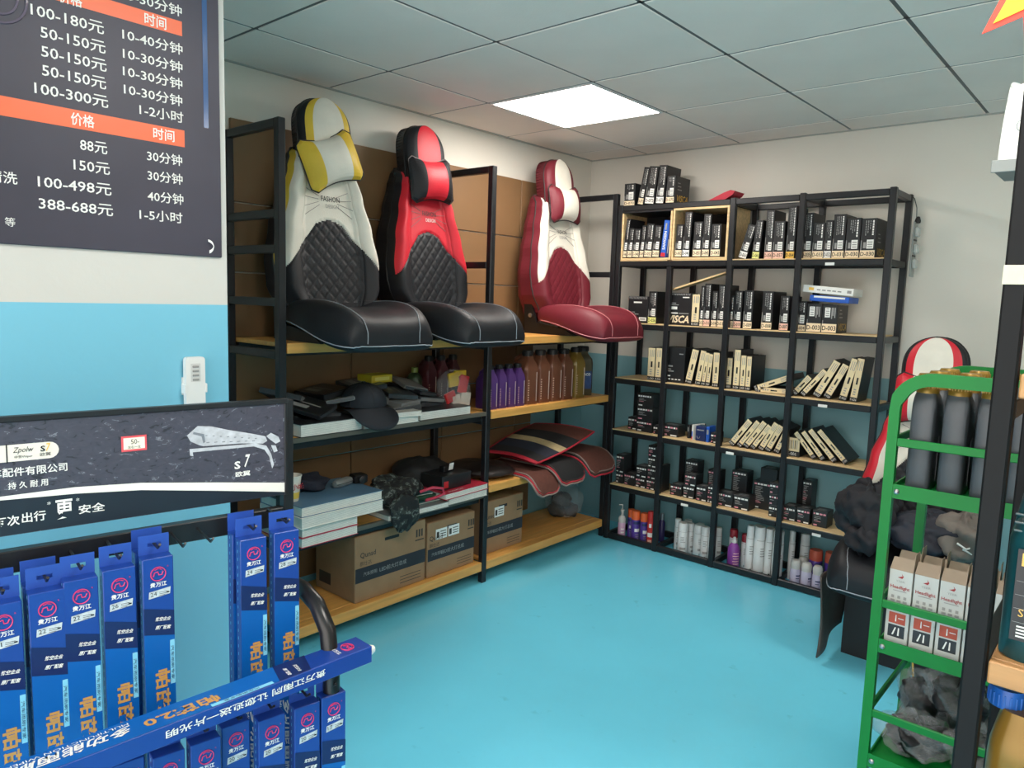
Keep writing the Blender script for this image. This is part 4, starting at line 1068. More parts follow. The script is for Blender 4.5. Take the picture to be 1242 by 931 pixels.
# ---- motor-oil jugs
def jug(name, label, loc, rotz, w_, d_, h_, body, cap, group, lab_m=None, lab_col=None, handle=True):
    """narrow side faces +x (width w_ along y), d_ along x"""
    t = thing(name, label, 'jug', loc, rotz, group)
    g = G(); hb = h_ * .70
    prof = [(0, .94), (.03, 1), (.60, 1), (.66, .97), (.74, .80), (.82, .52), (.86, .40), (.90, .38)]
    rings = []
    for f, s in prof:
        z = f * h_; w2, d2 = w_ / 2 * min(1, s * 1.15), d_ / 2 * s
        off = (1 - s) * d_ * .30
        c = .22
        ring = []
        for (sx, sy) in ((1, 1), (-1, 1), (-1, -1), (1, -1)):
            a, b_ = (1 - c), 1
            for (ux, uy) in (((b_, a), (a, b_)) if sx * sy > 0 else ((a, b_), (b_, a))):
                ring.append((off + sx * ux * d2, sy * uy * w2, z))
        rings.append(ring)
    n = 8
    vs = [p for r_ in rings for p in r_]
    fs = [(i * n + k, i * n + (k + 1) % n, (i + 1) * n + (k + 1) % n, (i + 1) * n + k) for i in range(len(rings) - 1) for k in range(n)]
    fs += [tuple(reversed(range(n))), tuple(range((len(rings) - 1) * n, len(rings) * n))]
    g.add(vs, fs)
    b = g.build('body', body, t, smooth=35)
    offn = (1 - .38) * d_ * .30
    rc = w_ * .30
    cp = G().lathe([(rc, h_ * .90), (rc, h_ * .985), (rc * .9, h_), (.001, h_)], 16, 0, T(offn, 0, 0)).build('cap', cap, t, smooth=40)
    g = G()
    for k in range(14):
        a = 2 * PI * k / 14; g.box((offn + rc * math.cos(a) - .0012, rc * math.sin(a) - .0012, h_ * .91), (offn + rc * math.cos(a) + .0012, rc * math.sin(a) + .0012, h_ * .98))
    g.build('ridges', cap, cp)['kind'] = 'stuff'
    if handle:
        g = G(); r_ = w_ * .16
        g.tube([(offn - d_ * .10, 0, h_ * .86), (offn - d_ * .34, 0, h_ * .89), (-d_ * .40, 0, h_ * .82), (-d_ * .44, 0, h_ * .66)], r_, 8)
        g.build('handle', body, t, smooth=60)
    if lab_m is not None:
        G().rect(-w_ * .4, h_ * .14, w_ * .4, h_ * .5, 0, frame((d_ / 2 + .0008, 0, 0), (0, 1, 0), (0, 0, 1))).build('label_sheet', lab_m, b)
    else:
        g = G(); 
        for q in range(9): g.box((d_ / 2 - .0004, -w_ * .36, h_ * (.08 + q * .045)), (d_ / 2 + .0012, -w_ * .28, h_ * (.10 + q * .045)))
        g.build('level_marks', mat('mark_pale', (206, 170, 150), .5), b)['kind'] = 'stuff'
        G().tube([(d_ / 2 + .0006, w_ * .30, h_ * .06), (d_ / 2 + .0006, w_ * .30, h_ * .6)], .002, 5).build('seam', mat('seam_pale', (190, 170, 160), .4), b)
    return t
jp = mat('jug_purple', (76, 46, 104), .28, 0, .06); jc = mat('jug_copper', (108, 66, 48), .28, .1, .06); jg = mat('jug_gold', (126, 100, 44), .28, .1, .06); jo = mat('jug_olive', (70, 62, 40), .35); jm = mat('jug_maroon', (80, 34, 40), .35)
ords = ['first', 'second', 'third', 'fourth', 'fifth']
for k in range(4): jug('oil_jug', 'purple oil jug, %s of four right of the middle post' % ords[k], (.345, -1.325 + k * .072, Z3), R(-4), .066, .11, .225, jp, K['black'], 'oil jugs on the second shelf')
for k in range(4): jug('oil_jug', 'copper-brown oil jug, %s of four beside the purple jugs' % ords[k], (.33, -1.015 + k * .108, Z3), R(-4), .098, .14, .29, jc, K['black'], 'oil jugs on the second shelf')
jug('oil_jug', 'gold oil jug between copper jugs and blue-labelled jug', (.33, -.575, Z3), R(-4), .098, .14, .295, jg, K['black'], 'oil jugs on the second shelf')
lbl = mat('label_blue', (44, 66, 110), .4, 0, .2, 30)
o = jug('oil_jug', 'dark olive oil jug with a blue label at the shelf end', (.30, -.445, Z3), R(-30), .115, .12, .295, jo, K['black'], 'oil jugs on the second shelf', lab_m=lbl)
g = G(); g.text('TEXACO', 0, .128, .016, 0, frame((.0612, 0, 0), (0, 1, 0), (0, 0, 1)), w=.075, bold=.02); g.build('lettering', K['white'], o)
for k in range(3): jug('oil_jug', 'dark maroon jug at the back behind the snack bag, %s of three' % ords[k], (.12, -1.60 + k * .085 + .06, Z3), 0, .07, .1, .265, jm, K['black'], 'oil jugs on the second shelf')

# ---- third board down: cup, book stacks, bags, mats
t = thing('paper_cup', 'white paper cup with red and yellow print beside the near post', 'cup', (.395, -2.493, Z2 + .164))
G().lathe([(.024, 0), (.025, .002), (.036, .098), (.0385, .100), (.0385, .104), (.036, .104), (.034, .100), (.024, .004), (.001, .004)], 24).build('cup', mat('cup_white', (226, 218, 204), .55), t, smooth=40)
def cup_band(z0, z1, mi, mm):
    g = G(); n = 24
    def r_(z): return .025 + (.0115) * z / .1 + .0004
    for k in range(n):
        a, b = 2 * PI * k / n, 2 * PI * (k + 1) / n
        g.add([(r_(z0) * math.cos(a), r_(z0) * math.sin(a), z0), (r_(z0) * math.cos(b), r_(z0) * math.sin(b), z0), (r_(z1) * math.cos(b), r_(z1) * math.sin(b), z1), (r_(z1) * math.cos(a), r_(z1) * math.sin(a), z1)], [(0, 1, 2, 3)])
    g.build('printed_band', mm, t)
cup_band(.012, .038, 0, mat('cup_yellow', (224, 196, 84), .5))
g = G(); g.text('小城', 0, .064, .026, 0, frame((.0335, 0, 0), (0, 1, 0), (.11, 0, 1)) , bold=.02); g.build('lettering', K['red'], t)
st = [(-2.522, .270, .040, cov_r, .075, 'red-covered book, lowest of the near stack on the third shelf'), (-2.520, .268, .040, cov_r, .075, 'red-covered book, second from below in the near stack'),
      (-2.53, .400, .044, cov_w, .088, 'thick white book in the middle of the near stack'), (-2.525, .395, .040, cov_b, .080, 'blue-covered book on top of the near stack')]
z = Z2 - .0
for (y, L, H, cm, ov, lab) in st:
    book('book', lab, T(PX + ov, y, z), L, .30, H, cm, group='books stacked on the third shelf'); z += H
zt = z
for k, (y, L, H, cm, dz, lab) in enumerate(((-2.06, .36, .026, cov_g, 0, 'wide grey catalogue lying flat right of the near stack'), (-1.98, .28, .010, cov_t, .026, 'thin teal booklet on the wide grey catalogue'))):
    book('book', lab, T(PX + .035 - k * .04, y, Z2 + dz) @ RZ(R(-1.5)), L, .28, H, cm, group='books stacked on the third shelf')
book('book', 'grey book under the red book by the middle post', T(PX + .03, -1.69, Z2), .27, .24, .034, cov_g, group='books stacked on the third shelf')
book('book', 'red book under the black box by the middle post', T(PX + .045, -1.725, Z2 + .034) @ RZ(R(3)), .31, .26, .030, cov_r, 'BONLMORE', 'books stacked on the third shelf')
book('book', 'teal book at the left of the red book', T(PX - .03, -1.84, Z2 + .0365) @ RZ(R(-4)), .10, .22, .030, cov_t, group='books stacked on the third shelf')
t = thing('black_case', 'black box with white and red tags on the red book', 'box', (PX - .085, -1.60, Z2 + .064), R(4))
b = G().cbox((-.075, -.105, 0), (.075, .105, .068), .005).build('case', K['blackbox'], t)
G().rect(-.098, .012, -.066, .044, 0, frame((.0757, 0, 0), (0, 1, 0), (0, 0, 1))).build('red_tag', K['red'], b)
G().cbox((-.02, -.030, .068), (.012, .045, .098), .003).build('lid_block', K['black'], t)
g = G(); g.rect(-.002, .010, .030, .046, 0, frame((.014, 0, .066), (0, 1, 0), (.2, 0, 1))); g.build('white_tag', K['white'], t)
# dark cloth and gadgets on the near stack
clm = mat('navy_cloth', (30, 34, 48), .85, 0, .2, 20, bump=.3, bscale=40)
t = tag(blob(G(), (0, 0, .028), (.09, .10, .034), 31, 28, 14, .14, flat=0).build('folded_cloth', clm, smooth=179), 'dark navy crumpled cloth on the near book stack', 'cloth'); t.location = (.27, -2.36, zt)
t = thing('sunglasses_case', 'silver rounded spectacle case on the near book stack', 'case', (.345, -2.215, zt), R(12))
G().lathe([(.001, -.055), (.014, -.050), (.019, -.03), (.019, .03), (.014, .05), (.001, .055)], 16, 0, T(0, 0, .018) @ RX(PI / 2)).build('case', mat('case_silver', (140, 146, 146), .35, .3), t, smooth=40)
G().box((-.0195, -.05, .017), (.0195, .05, .0185)).build('lid_gap', K['black'], t)
t = thing('power_adapter', 'black camera-like gadget with a cord beside the silver case', 'gadget', (.33, -2.12, zt), R(-10))
G().cbox((-.03, -.032, 0), (.03, .032, .036), .005).build('body', K['black'], t)
G().lathe([(.016, 0), (.018, .014), (.012, .018), (.001, .018)], 14, 0, T(.03, .0, .018) @ RY(PI / 2)).build('lens', K['metal'], t, smooth=40)
G().tube([(-.02, .03, .02), (-.05, .06, .012), (-.08, .02, .004), (-.05, -.03, .004), (0, -.045, .004)], .003, 6).build('cord', K['black'], t, smooth=60)
# camouflage bag
cm_ = mat('camo_cloth', (34, 38, 38), .8, 0, 0, bump=.25, bscale=60)
nt = cm_.node_tree; b_ = nt.nodes['Principled BSDF']
vz = nt.nodes.new('ShaderNodeTexNoise'); vz.inputs['Scale'].default_value = 38; vz.inputs['Detail'].default_value = 2
rp = nt.nodes.new('ShaderNodeValToRGB'); rp.color_ramp.interpolation = 'CONSTANT'
e = rp.color_ramp.elements; e[0].position = 0; e[0].color = lin((22, 24, 26)) + (1,); e[1].position = .5; e[1].color = lin((48, 54, 50)) + (1,)
q = e.new(.60); q.color = lin((104, 110, 106)) + (1,); q = e.new(.66); q.color = lin((26, 28, 30)) + (1,)
nt.links.new([n for n in nt.nodes if n.type == 'TEX_COORD'][0].outputs['Object'], vz.inputs['Vector']); nt.links.new(vz.outputs['Fac'], rp.inputs['Fac']); nt.links.new(rp.outputs['Color'], b_.inputs['Base Color'])
t = thing('waist_bag', 'camouflage waist bag slumped over the third shelf\'s front edge', 'bag', (.36, -1.93, Z2 + .038), R(-5))
blob(G(), (0, 0, .055), (.085, .13, .062), 41, 36, 20, .12, flat=0).build('pouch', cm_, t, smooth=179)
blob(G(), (-.03, -.03, .10), (.05, .08, .030), 43, 28, 14, .14).build('flap', cm_, t, smooth=179)
blob(G(), (.118, -.035, -.005), (.032, .070, .085), 47, 28, 18, .13).build('hanging_end', cm_, t, smooth=179)
G().tube([(.06, .09, .05), (.09, .14, .07), (.10, .19, .06), (.09, .21, .03), (.08, .17, .015), (.08, .11, .012)], .007, 8).build('strap', mat('strap_pink', (196, 60, 84), .6), t, smooth=60)
t = tag(blob(G(), (0, 0, .012), (.05, .10, .013), 51, 24, 10, .15, flat=0).build('folded_bag', mat('green_film', (34, 78, 60), .35, bump=.4, bscale=30), smooth=179), 'folded green plastic bag beside the pink strap', 'bag'); t.location = (.375, -1.745 - .06, Z2 + .037)
t = tag(blob(G(), (0, 0, .07), (.12, .16, .075), 53, 32, 16, .08, flat=0).build('black_bag', mat('black_nylon', (26, 26, 28), .7, 0, .1, 20, bump=.2, bscale=60), smooth=179), 'black cloth bag at the back behind the black box', 'bag'); t.location = (.17, -1.62, Z2 + .03)
# ---- car mats right of the middle post
mat_m = [mat('mat_black', (30, 30, 32), .9, 0, .1, 60, bump=.3, bscale=300), mat('mat_brown', (92, 52, 42), .85, 0, .1, 60, bump=.3, bscale=300), mat('mat_navy', (36, 40, 54), .9, 0, .1, 60), mat('mat_beige', (178, 160, 120), .9, 0, .1, 60)]
edge_r = mat('mat_edge_red', (176, 34, 52), .7); edge_g = mat('mat_edge_grey', (128, 112, 106), .7); edge_k = mat('mat_edge_black', (36, 30, 30), .7)
def drape(name, label, y0, W, z, body, edge, x0=.10, over=.14, drop=.10, stripes=None, rz=0, group='car mats on the third shelf', lift=0.0, layers=1):
    """a flexible mat lying on the board whose front end droops over the edge"""
    t = thing(name, label, 'mat', (0, y0, z), 0, group)
    flatL = PX + .012 - x0; tot = flatL + over
    def cx(s):   # s along length -> x, z, slope
        if s <= flatL: return (x0 + s, lift * (1 - s / flatL))
        q = s - flatL; a = min(1.25, q / over * 1.25); Rr = over / 1.25
        return (x0 + flatL + Rr * math.sin(a), -Rr * (1 - math.cos(a)) * (drop / over) * 1.6)
    def outl(v):   # rounded corners at the front end
        e = max(0, (v * tot - (tot - .05)) / .05); return W / 2 - .04 * (1 - math.sqrt(max(0, 1 - e * e)))
    g = G()
    def fn(u, v):
        x, zz = cx(v * tot); y = (2 * u - 1) * outl(v) + math.tan(R(rz)) * (v * tot)
        return (x, y, zz + .004 + .002 * math.sin(9 * u + 5 * v))
    g.grid(fn, 14, 26)
    if stripes:
        for k in range(26):
            s = (k + .5) / 26 * tot
            for (a, b, mi) in stripes:
                if a <= s / tot < b:
                    for i in range(14): g.m[k * 14 + i] = mi
    o = g.build('mat_sheet', [body] + [mat_m[0], mat_m[2], mat_m[3]], t, smooth=179)
    md = o.modifiers.new('thick', 'SOLIDIFY'); md.thickness = .006; md.offset = 0
    path = [fn(0, k / 26) for k in range(27)] + [fn(i / 8, 1) for i in range(1, 8)] + [fn(1, k / 26) for k in range(26, -1, -1)]
    G().tube(path, .0055, 6).build('edge_binding', edge, t, smooth=60)
    return t
lab = ['lower', 'middle', 'top']
for k in range(3): drape('car_mat', 'brown car mat drooping nearest the middle post, %s of its three layers' % lab[k], -1.035 + .008 * k, .20, ZB + .008 * k, mat_m[1], (edge_g, edge_r, edge_g)[k], .12, .15 - .006 * k, .105)
for k in range(3): drape('car_mat', 'black car mat drooping between the brown mats, %s of its three layers' % lab[k], -.835 + .006 * k, .23, ZB + .026 + .009 * k, (mat_m[1], mat_m[0], mat_m[0])[k], (edge_g, edge_r, edge_k)[k], .12, .165 - .006 * k, .10)
for k in range(3): drape('car_mat', 'brown car mat drooping at the far shelf end, %s of its three layers' % lab[k], -.575 + .006 * k, .26, ZB + .052 + .009 * k, mat_m[1], (edge_r, edge_k, edge_g)[k], .10, .19 - .006 * k, .115)
# the striped mat lies across them, its far end raised
t = thing('car_mat', 'red-edged striped car mat lying across the others', 'mat', group='car mats on the third shelf')
CN = ((.46, -1.045, .575), (.47, -.52, .690), (.13, -1.10, .595), (.10, -.62, .70))
def sheet(u, v):
    p = [((1 - u) * (CN[0][q] * (1 - v) + CN[2][q] * v) + u * (CN[1][q] * (1 - v) + CN[3][q] * v)) for q in range(3)]
    p[2] += .035 * math.sin(PI * u) * .4 - .03 * math.sin(PI * u) * (1 - v) + .012 * math.sin(PI * v)
    p[1] += .02 * math.sin(PI * v)
    return tuple(p)
g = G(); g.grid(sheet, 40, 16)
ms = []
for q in range(len(g.f)):
    u = (q % 40 + .5) / 40
    ms.append(0 if u < .05 else 1 if u < .20 else 2 if u < .40 else 3 if u < .53 else 1 if u < .76 else 4)
g.m = ms
o = g.build('mat_sheet', [edge_r, mat_m[0], mat_m[2], mat_m[3], mat_m[1]], t, smooth=179)
md = o.modifiers.new('thick', 'SOLIDIFY'); md.thickness = .006; md.offset = 0
path = [sheet(k / 20, 0) for k in range(21)] + [sheet(1, k / 8) for k in range(1, 9)] + [sheet(1 - k / 20, 1) for k in range(1, 21)] + [sheet(0, 1 - k / 8) for k in range(1, 8)]
G().tube(path, .0055, 6, closed=True).build('edge_binding', edge_r, t, smooth=60)
t = tag(blob(G(), (0, 0, .03), (.19, .17, .036), 61, 32, 12, .05, flat=0).build('leather_cushion', mat('leather_dark', (34, 28, 28), .4, 0, .1, bump=.15, bscale=90), smooth=179), 'dark leather cushion lying right of the middle post', 'cushion'); t.location = (.225, -1.24, ZB + .001)
# ================================================================ price board and remote on the partition wall
brd = mat('board_dark', (64, 62, 74), .40, 0, .25, 2.0, spec=.35)
t = thing('price_board', 'dark glossy price board with white prices and orange bars on the wall', 'sign')
PY0, PY1, PZ0, PZ1 = -4.02, -3.168, 1.536, 2.33
b = G().cbox((WX + .001, PY0, PZ0), (WX + .008, PY1, PZ1), .002).build('board', brd, t)
F = frame((WX + .0088, 0, 0), (0, 1, 0), (0, 0, 1))
org = mat('board_orange', (238, 104, 62), .35, 0, 0)
G().rect(-4.0, 2.034, -3.258, 2.066, 0, F).build('orange_bar', org, b)
G().rect(-4.0, 1.786, -3.257, 1.824, 0, F).build('orange_bar', org, b)
g = G(); ch = .0235
for (s, y, z, w_) in (('价格', -3.49, 2.045, .044), ('时间', -3.318, 2.050, .048), ('价格', -3.475, 1.805, .046), ('时间', -3.305, 1.806, .048)): g.text(s, y, z, .026, 0, F, w=w_, bold=.012)
for (s, y1, z, w_) in (('100-180元', -3.427, 2.003, .137), ('50-150元', -3.425, 1.964, .123), ('50-150元', -3.424, 1.927, .124), ('50-150元', -3.426, 1.890, .122), ('100-300元', -3.423, 1.852, .140),
                       ('10-30分钟', -3.258, 2.088, .131), ('10-40分钟', -3.258, 2.004, .132), ('10-30分钟', -3.259, 1.964, .131), ('10-30分钟', -3.260, 1.927, .131), ('10-30分钟', -3.261, 1.889, .129), ('1-2小时', -3.259, 1.852, .099),
                       ('88元', -3.428, 1.754, .054), ('150元', -3.424, 1.711, .072), ('100-498元', -3.422, 1.667, .142), ('388-688元', -3.420, 1.623, .144),
                       ('30分钟', -3.264, 1.754, .080), ('30分钟', -3.264, 1.711, .080), ('40分钟', -3.263, 1.665, .082), ('1-5小时', -3.266, 1.622, .098)):
    g.text(s, y1, z, .025, 0, F, w=w_, align='r', bold=.008)
g.text('清洗', -3.600, 1.667, .024, 0, F, align='r', bold=.008); g.text('等', -3.616, 1.580, .018, 0, F)
g.build('lettering', K['white'], b)
# faint car wheel printed in the corner
g = G(); fm = mat('board_print_violet', (92, 84, 100), .15, 0, 0)
for rr in (.05, .034): g.tube([tuple(F @ Vector((-3.62 + rr * math.cos(a), 2.012 + rr * math.sin(a), .0))) for a in [2 * PI * k / 28 for k in range(28)]], .003, 4, closed=True)
g.build('wheel_print', fm, b)['kind'] = 'stuff'
G().rect(-3.21, 1.84, -3.198, 2.30, 0, F).build('blue_reflection', mat('board_reflection_blue', (60, 92, 138), .15, 0, 0), b)  # upright bluish reflection on the glossy board, painted as a coloured strip
t = thing('hook_strip', 'curled white adhesive strip at the price board\'s lower right corner', 'sticker', (WX + .008, -3.199, 1.561))
g = G()
def curl(u, v):
    a = -1.2 + 2.6 * u
    return (.003 + .006 * math.sin(PI * u), -.008 + .014 * math.cos(a) * .9, .014 * math.sin(a) + (v - .5) * .008 * (1 - .3 * u))
g.grid(curl, 14, 3); o = g.build('strip', K['white'], t, smooth=60); md = o.modifiers.new('t', 'SOLIDIFY'); md.thickness = .0012

t = thing('remote_control', 'white wall remote with four buttons in a clip holder', 'remote', (WX, -3.2455, 1.232), R(0))
rw, rh = .024, .062
pts = []
for (cx, cy, a0) in ((rw - .008, rh - .008, 0), (-rw + .008, rh - .008, PI / 2), (-rw + .008, -rh + .008, PI), (rw - .008, -rh + .008, 1.5 * PI)):
    for k in range(5): a = a0 + PI / 2 * k / 4; pts.append((cx + .008 * math.cos(a), cy + .008 * math.sin(a)))
RF = frame((0, 0, 0), (0, 1, 0), (0, 0, 1))
wp = mat('remote_white', (228, 230, 228), .35)
G().prism(pts, .004, .018, 0, RF).build('body', wp, t, smooth=30)
g = G(); g.rect(-.012, .002, .012, .046, 0, RF, z=.0185); g.build('button_panel', mat('remote_panel', (206, 208, 206), .5), t)
for k in range(4):
    o = G().cbox((-.008, .036 - k * .0105, .0185), (.008, .041 - k * .0105, .0205), .0008, 0, RF).build('button', K['greytext'] if k else K['greytext'], t)
g = G()
G().box((-.027, -.030, 0), (.027, .012, .004), 0, RF).build('holder', wp, t)
for sg in (-1, 1): G().cbox((sg * .0255 - .0025, -.026, 0), (sg * .0255 + .0025, -.004, .021), .001, 0, RF).build('clip', wp, t)

# ================================================================ wiper display stand
SA = R(9.3)
sdir = (math.sin(SA), math.cos(SA), 0)
SM = frame((1.592, -3.585, 0), sdir, (0, 0, 1))        # local: x along the stand, y up, z towards the room
gl = mat('gloss_black', (18, 18, 21), .30, 0, .05)
st_ = thing('wiper_stand', 'black metal display stand with a printed header and hooks for wiper boxes', 'stand')
st_.matrix_world = SM
S0 = -.52
for x in (S0, .333):
    G().cbox((x, .0, -.125), (x + .022, 1.232, -.10), .002).build('post', K['metal'], st_)
    arch_ = [(x + .011, .83, -.112), (x + .016, .835, -.04), (x + .02, .82, .02), (x + .022, .78, .065), (x + .022, .70, .082), (x + .022, .35, .084), (x + .022, .02, .084)]
    G().tube(arch_, .017, 14).build('side_hoop', gl, st_, smooth=60)
    G().cbox((x - .004, .0, -.30), (x + .026, .022, .14), .002).build('foot', K['metal'], st_)
G().cbox((S0 + .022, .960, -.122), (.333, 1.000, -.100), .002).build('hook_rail', K['metal'], st_)
G().cbox((S0 + .022, .69, .076), (.355, .712, .092), .002).build('lower_hook_rail', K['metal'], st_)
# header panel with printed picture
hdr = mat('header_print', (62, 62, 72), .35, 0, .0, coat=.2)
nt = hdr.node_tree; b_ = nt.nodes['Principled BSDF']; tcn = [n for n in nt.nodes if n.type == 'TEX_COORD'][0]
mp = nt.nodes.new('ShaderNodeMapping'); mp.inputs['Scale'].default_value = (26, 46, 20); nt.links.new(tcn.outputs['Object'], mp.inputs['Vector'])
nn = nt.nodes.new('ShaderNodeTexNoise'); nn.inputs['Scale'].default_value = 2.2; nn.inputs['Detail'].default_value = 3; nn.inputs['Distortion'].default_value = 1.0
nt.links.new(mp.outputs[0], nn.inputs['Vector'])
rp = nt.nodes.new('ShaderNodeValToRGB'); e = rp.color_ramp.elements
e[0].position = .33; e[0].color = lin((42, 42, 50)) + (1,); e[1].position = .37; e[1].color = lin((64, 62, 74)) + (1,)
q = e.new(.64); q.color = lin((72, 70, 82)) + (1,); q = e.new(.67); q.color = lin((136, 140, 150)) + (1,); q = e.new(.70); q.color = lin((72, 70, 82)) + (1,)
nt.links.new(nn.outputs['Fac'], rp.inputs['Fac']); nt.links.new(rp.outputs['Color'], b_.inputs['Base Color'])
hp = G().cbox((S0, 1.030, -.100), (.333, 1.226, -.092), .001).build('header_panel', hdr, st_)
G().cbox((S0 - .002, 1.226, -.104), (.338, 1.236, -.088), .001).build('header_frame', K['metal'], st_)
G().cbox((.331, 1.030, -.104), (.3375, 1.226, -.0885), .001).build('header_frame', K['metal'], st_)
ZP = -.0914
band = [(-.52, 1.060, 1.055), (-.35, 1.088, 1.082), (-.165, 1.100, 1.0935), (-.055, 1.101, 1.089), (.053, 1.094, 1.080), (.189, 1.076, 1.059), (.331, 1.056, 1.036)]
g = G()
for (a, b0, c0), (d, e0, f0) in zip(band[:-1], band[1:]): g.poly([(a, c0), (d, f0), (d, e0), (a, b0)], 0, None, ZP)
g.build('white_band', mat('header_white', (232, 230, 222), .5), hp)
g = G()
for (a, b0, c0), (d, e0, f0) in zip(band[:-1], band[1:]): g.poly([(a, 1.0315), (d, 1.0315), (d, f0), (a, c0)], 0, None, ZP)
g.build('dark_base', mat('header_navy', (26, 34, 46), .4), hp)
g = G()     # white logo pill
pill = [(-.40, 1.158), (-.092, 1.158)] + [(-.092 + .0145 * math.sin(k * PI / 8), 1.1725 - .0145 * math.cos(k * PI / 8)) for k in range(1, 8)] + [(-.092, 1.187), (-.40, 1.187)]
g.poly(pill, 0, None, ZP); g.rect(-.1545, 1.156, -.1525, 1.189, 1, None, ZP + .0004)
g.build('logo_pill', [mat('header_ivory', (226, 220, 208), .5), K['black']], hp)
g = G(); zt_ = ZP + .0006
g.text('Zpolw', -.130, 1.176, .012, 1, None, w=.030, shear=.3, z=zt_); g.text('中普Wiper', -.130, 1.165, .006, 1, None, w=.026, z=zt_)
g.text('S', -.1015, 1.176, .010, 1, None, w=.007, bold=.02, z=zt_); g.text('7', -.0935, 1.178, .014, 2, None, w=.007, bold=.01, shear=.2, z=zt_); g.text('欧翼', -.098, 1.166, .006, 1, None, w=.016, z=zt_)
g.text('汽车配件有限公司', -.066, 1.140, .0155, 0, None, align='r', bold=.012, z=zt_)
g.text('持 久 耐 用', -.096, 1.1165, .0125, 0, None, w=.058, align='r', bold=.012, z=zt_)
g.text('每次', -.158, 1.056, .018, 0, None, align='c', bold=.015, z=zt_); g.text('出行', -.119, 1.058, .018, 0, None, bold=.015, z=zt_)
g.text('更', -.073, 1.064, .035, 0, None, w=.028, bold=.02, z=zt_); g.text('*', -.096, 1.078, .006, 0, None, z=zt_); g.text('*', -.052, 1.078, .006, 0, None, z=zt_)
g.text('安全', -.030, 1.059, .0165, 0, None, w=.042, bold=.015, z=zt_)
g.text('S', .232, 1.106, .016, 0, None, w=.012, bold=.03, z=zt_); g.text('7', .252, 1.113, .026, 0, None, w=.012, bold=.02, shear=.3, z=zt_); g.text('欧翼', .243, 1.087, .011, 0, None, w=.030, bold=.02, z=zt_)
g.build('lettering', [K['white'], K['black'], K['amber']], hp)
# printed silver wiper arm
sv = mat('print_silver', (186, 188, 194), .4, 0, .2, 60); sv2 = mat('print_steel', (120, 124, 132), .4, 0, 0)
g = G()
arm = [(.136, 1.176), (.142, 1.164), (.158, 1.155), (.166, 1.152), (.240, 1.150), (.285, 1.145), (.294, 1.150), (.290, 1.160), (.262, 1.168), (.215, 1.180), (.182, 1.190), (.156, 1.193)]
g.poly(arm, 0, None, ZP + .0004)
g.poly([(.140, 1.149), (.270, 1.147), (.292, 1.140), (.302, 1.122), (.308, 1.098), (.304, 1.090), (.298, 1.116), (.288, 1.132), (.266, 1.141), (.146, 1.142), (.147, 1.134), (.141, 1.136)], 0, None, ZP + .0004)
g.poly([(.292, 1.160), (.302, 1.166), (.318, 1.156), (.322, 1.146), (.312, 1.142), (.300, 1.152)], 0, None, ZP + .0004)
g.poly([(.302, 1.140), (.312, 1.138), (.316, 1.126), (.308, 1.124)], 0, None, ZP + .0004)
for k in range(8): g.rect(.170 + k * .014, 1.172 - k * .0022, .174 + k * .014, 1.1735 - k * .0022, 1, None, ZP + .0008)
for k in range(7): g.rect(.172 + k * .015, 1.158 - k * .001, .178 + k * .015, 1.1595 - k * .001, 1, None, ZP + .0008)
g.poly([(.148, 1.182), (.168, 1.176), (.170, 1.160), (.166, 1.158), (.163, 1.172), (.147, 1.178)], 1, None, ZP + .0008)
g.build('wiper_picture', [sv, sv2], hp)['kind'] = 'stuff'
# handwritten price tag
t = thing('price_tag', 'small white price tag with a red rim on the stand header', 'tag'); t.matrix_world = SM
G().cbox((.021, 1.156, -.0912), (.064, 1.185, -.0902), .0003).build('rim', mat('tag_red', (218, 84, 92), .5), t)
G().rect(.0245, 1.160, .0605, 1.1815, 0, None, -.0899).build('card', mat('tag_ivory', (232, 224, 206), .6), t)
g = G(); g.text('50-', .044, 1.174, .009, 0, None, w=.014, z=-.0896); g.text('左右一支', .0425, 1.164, .0055, 0, None, w=.022, z=-.0896); g.build('lettering', K['black'], t)

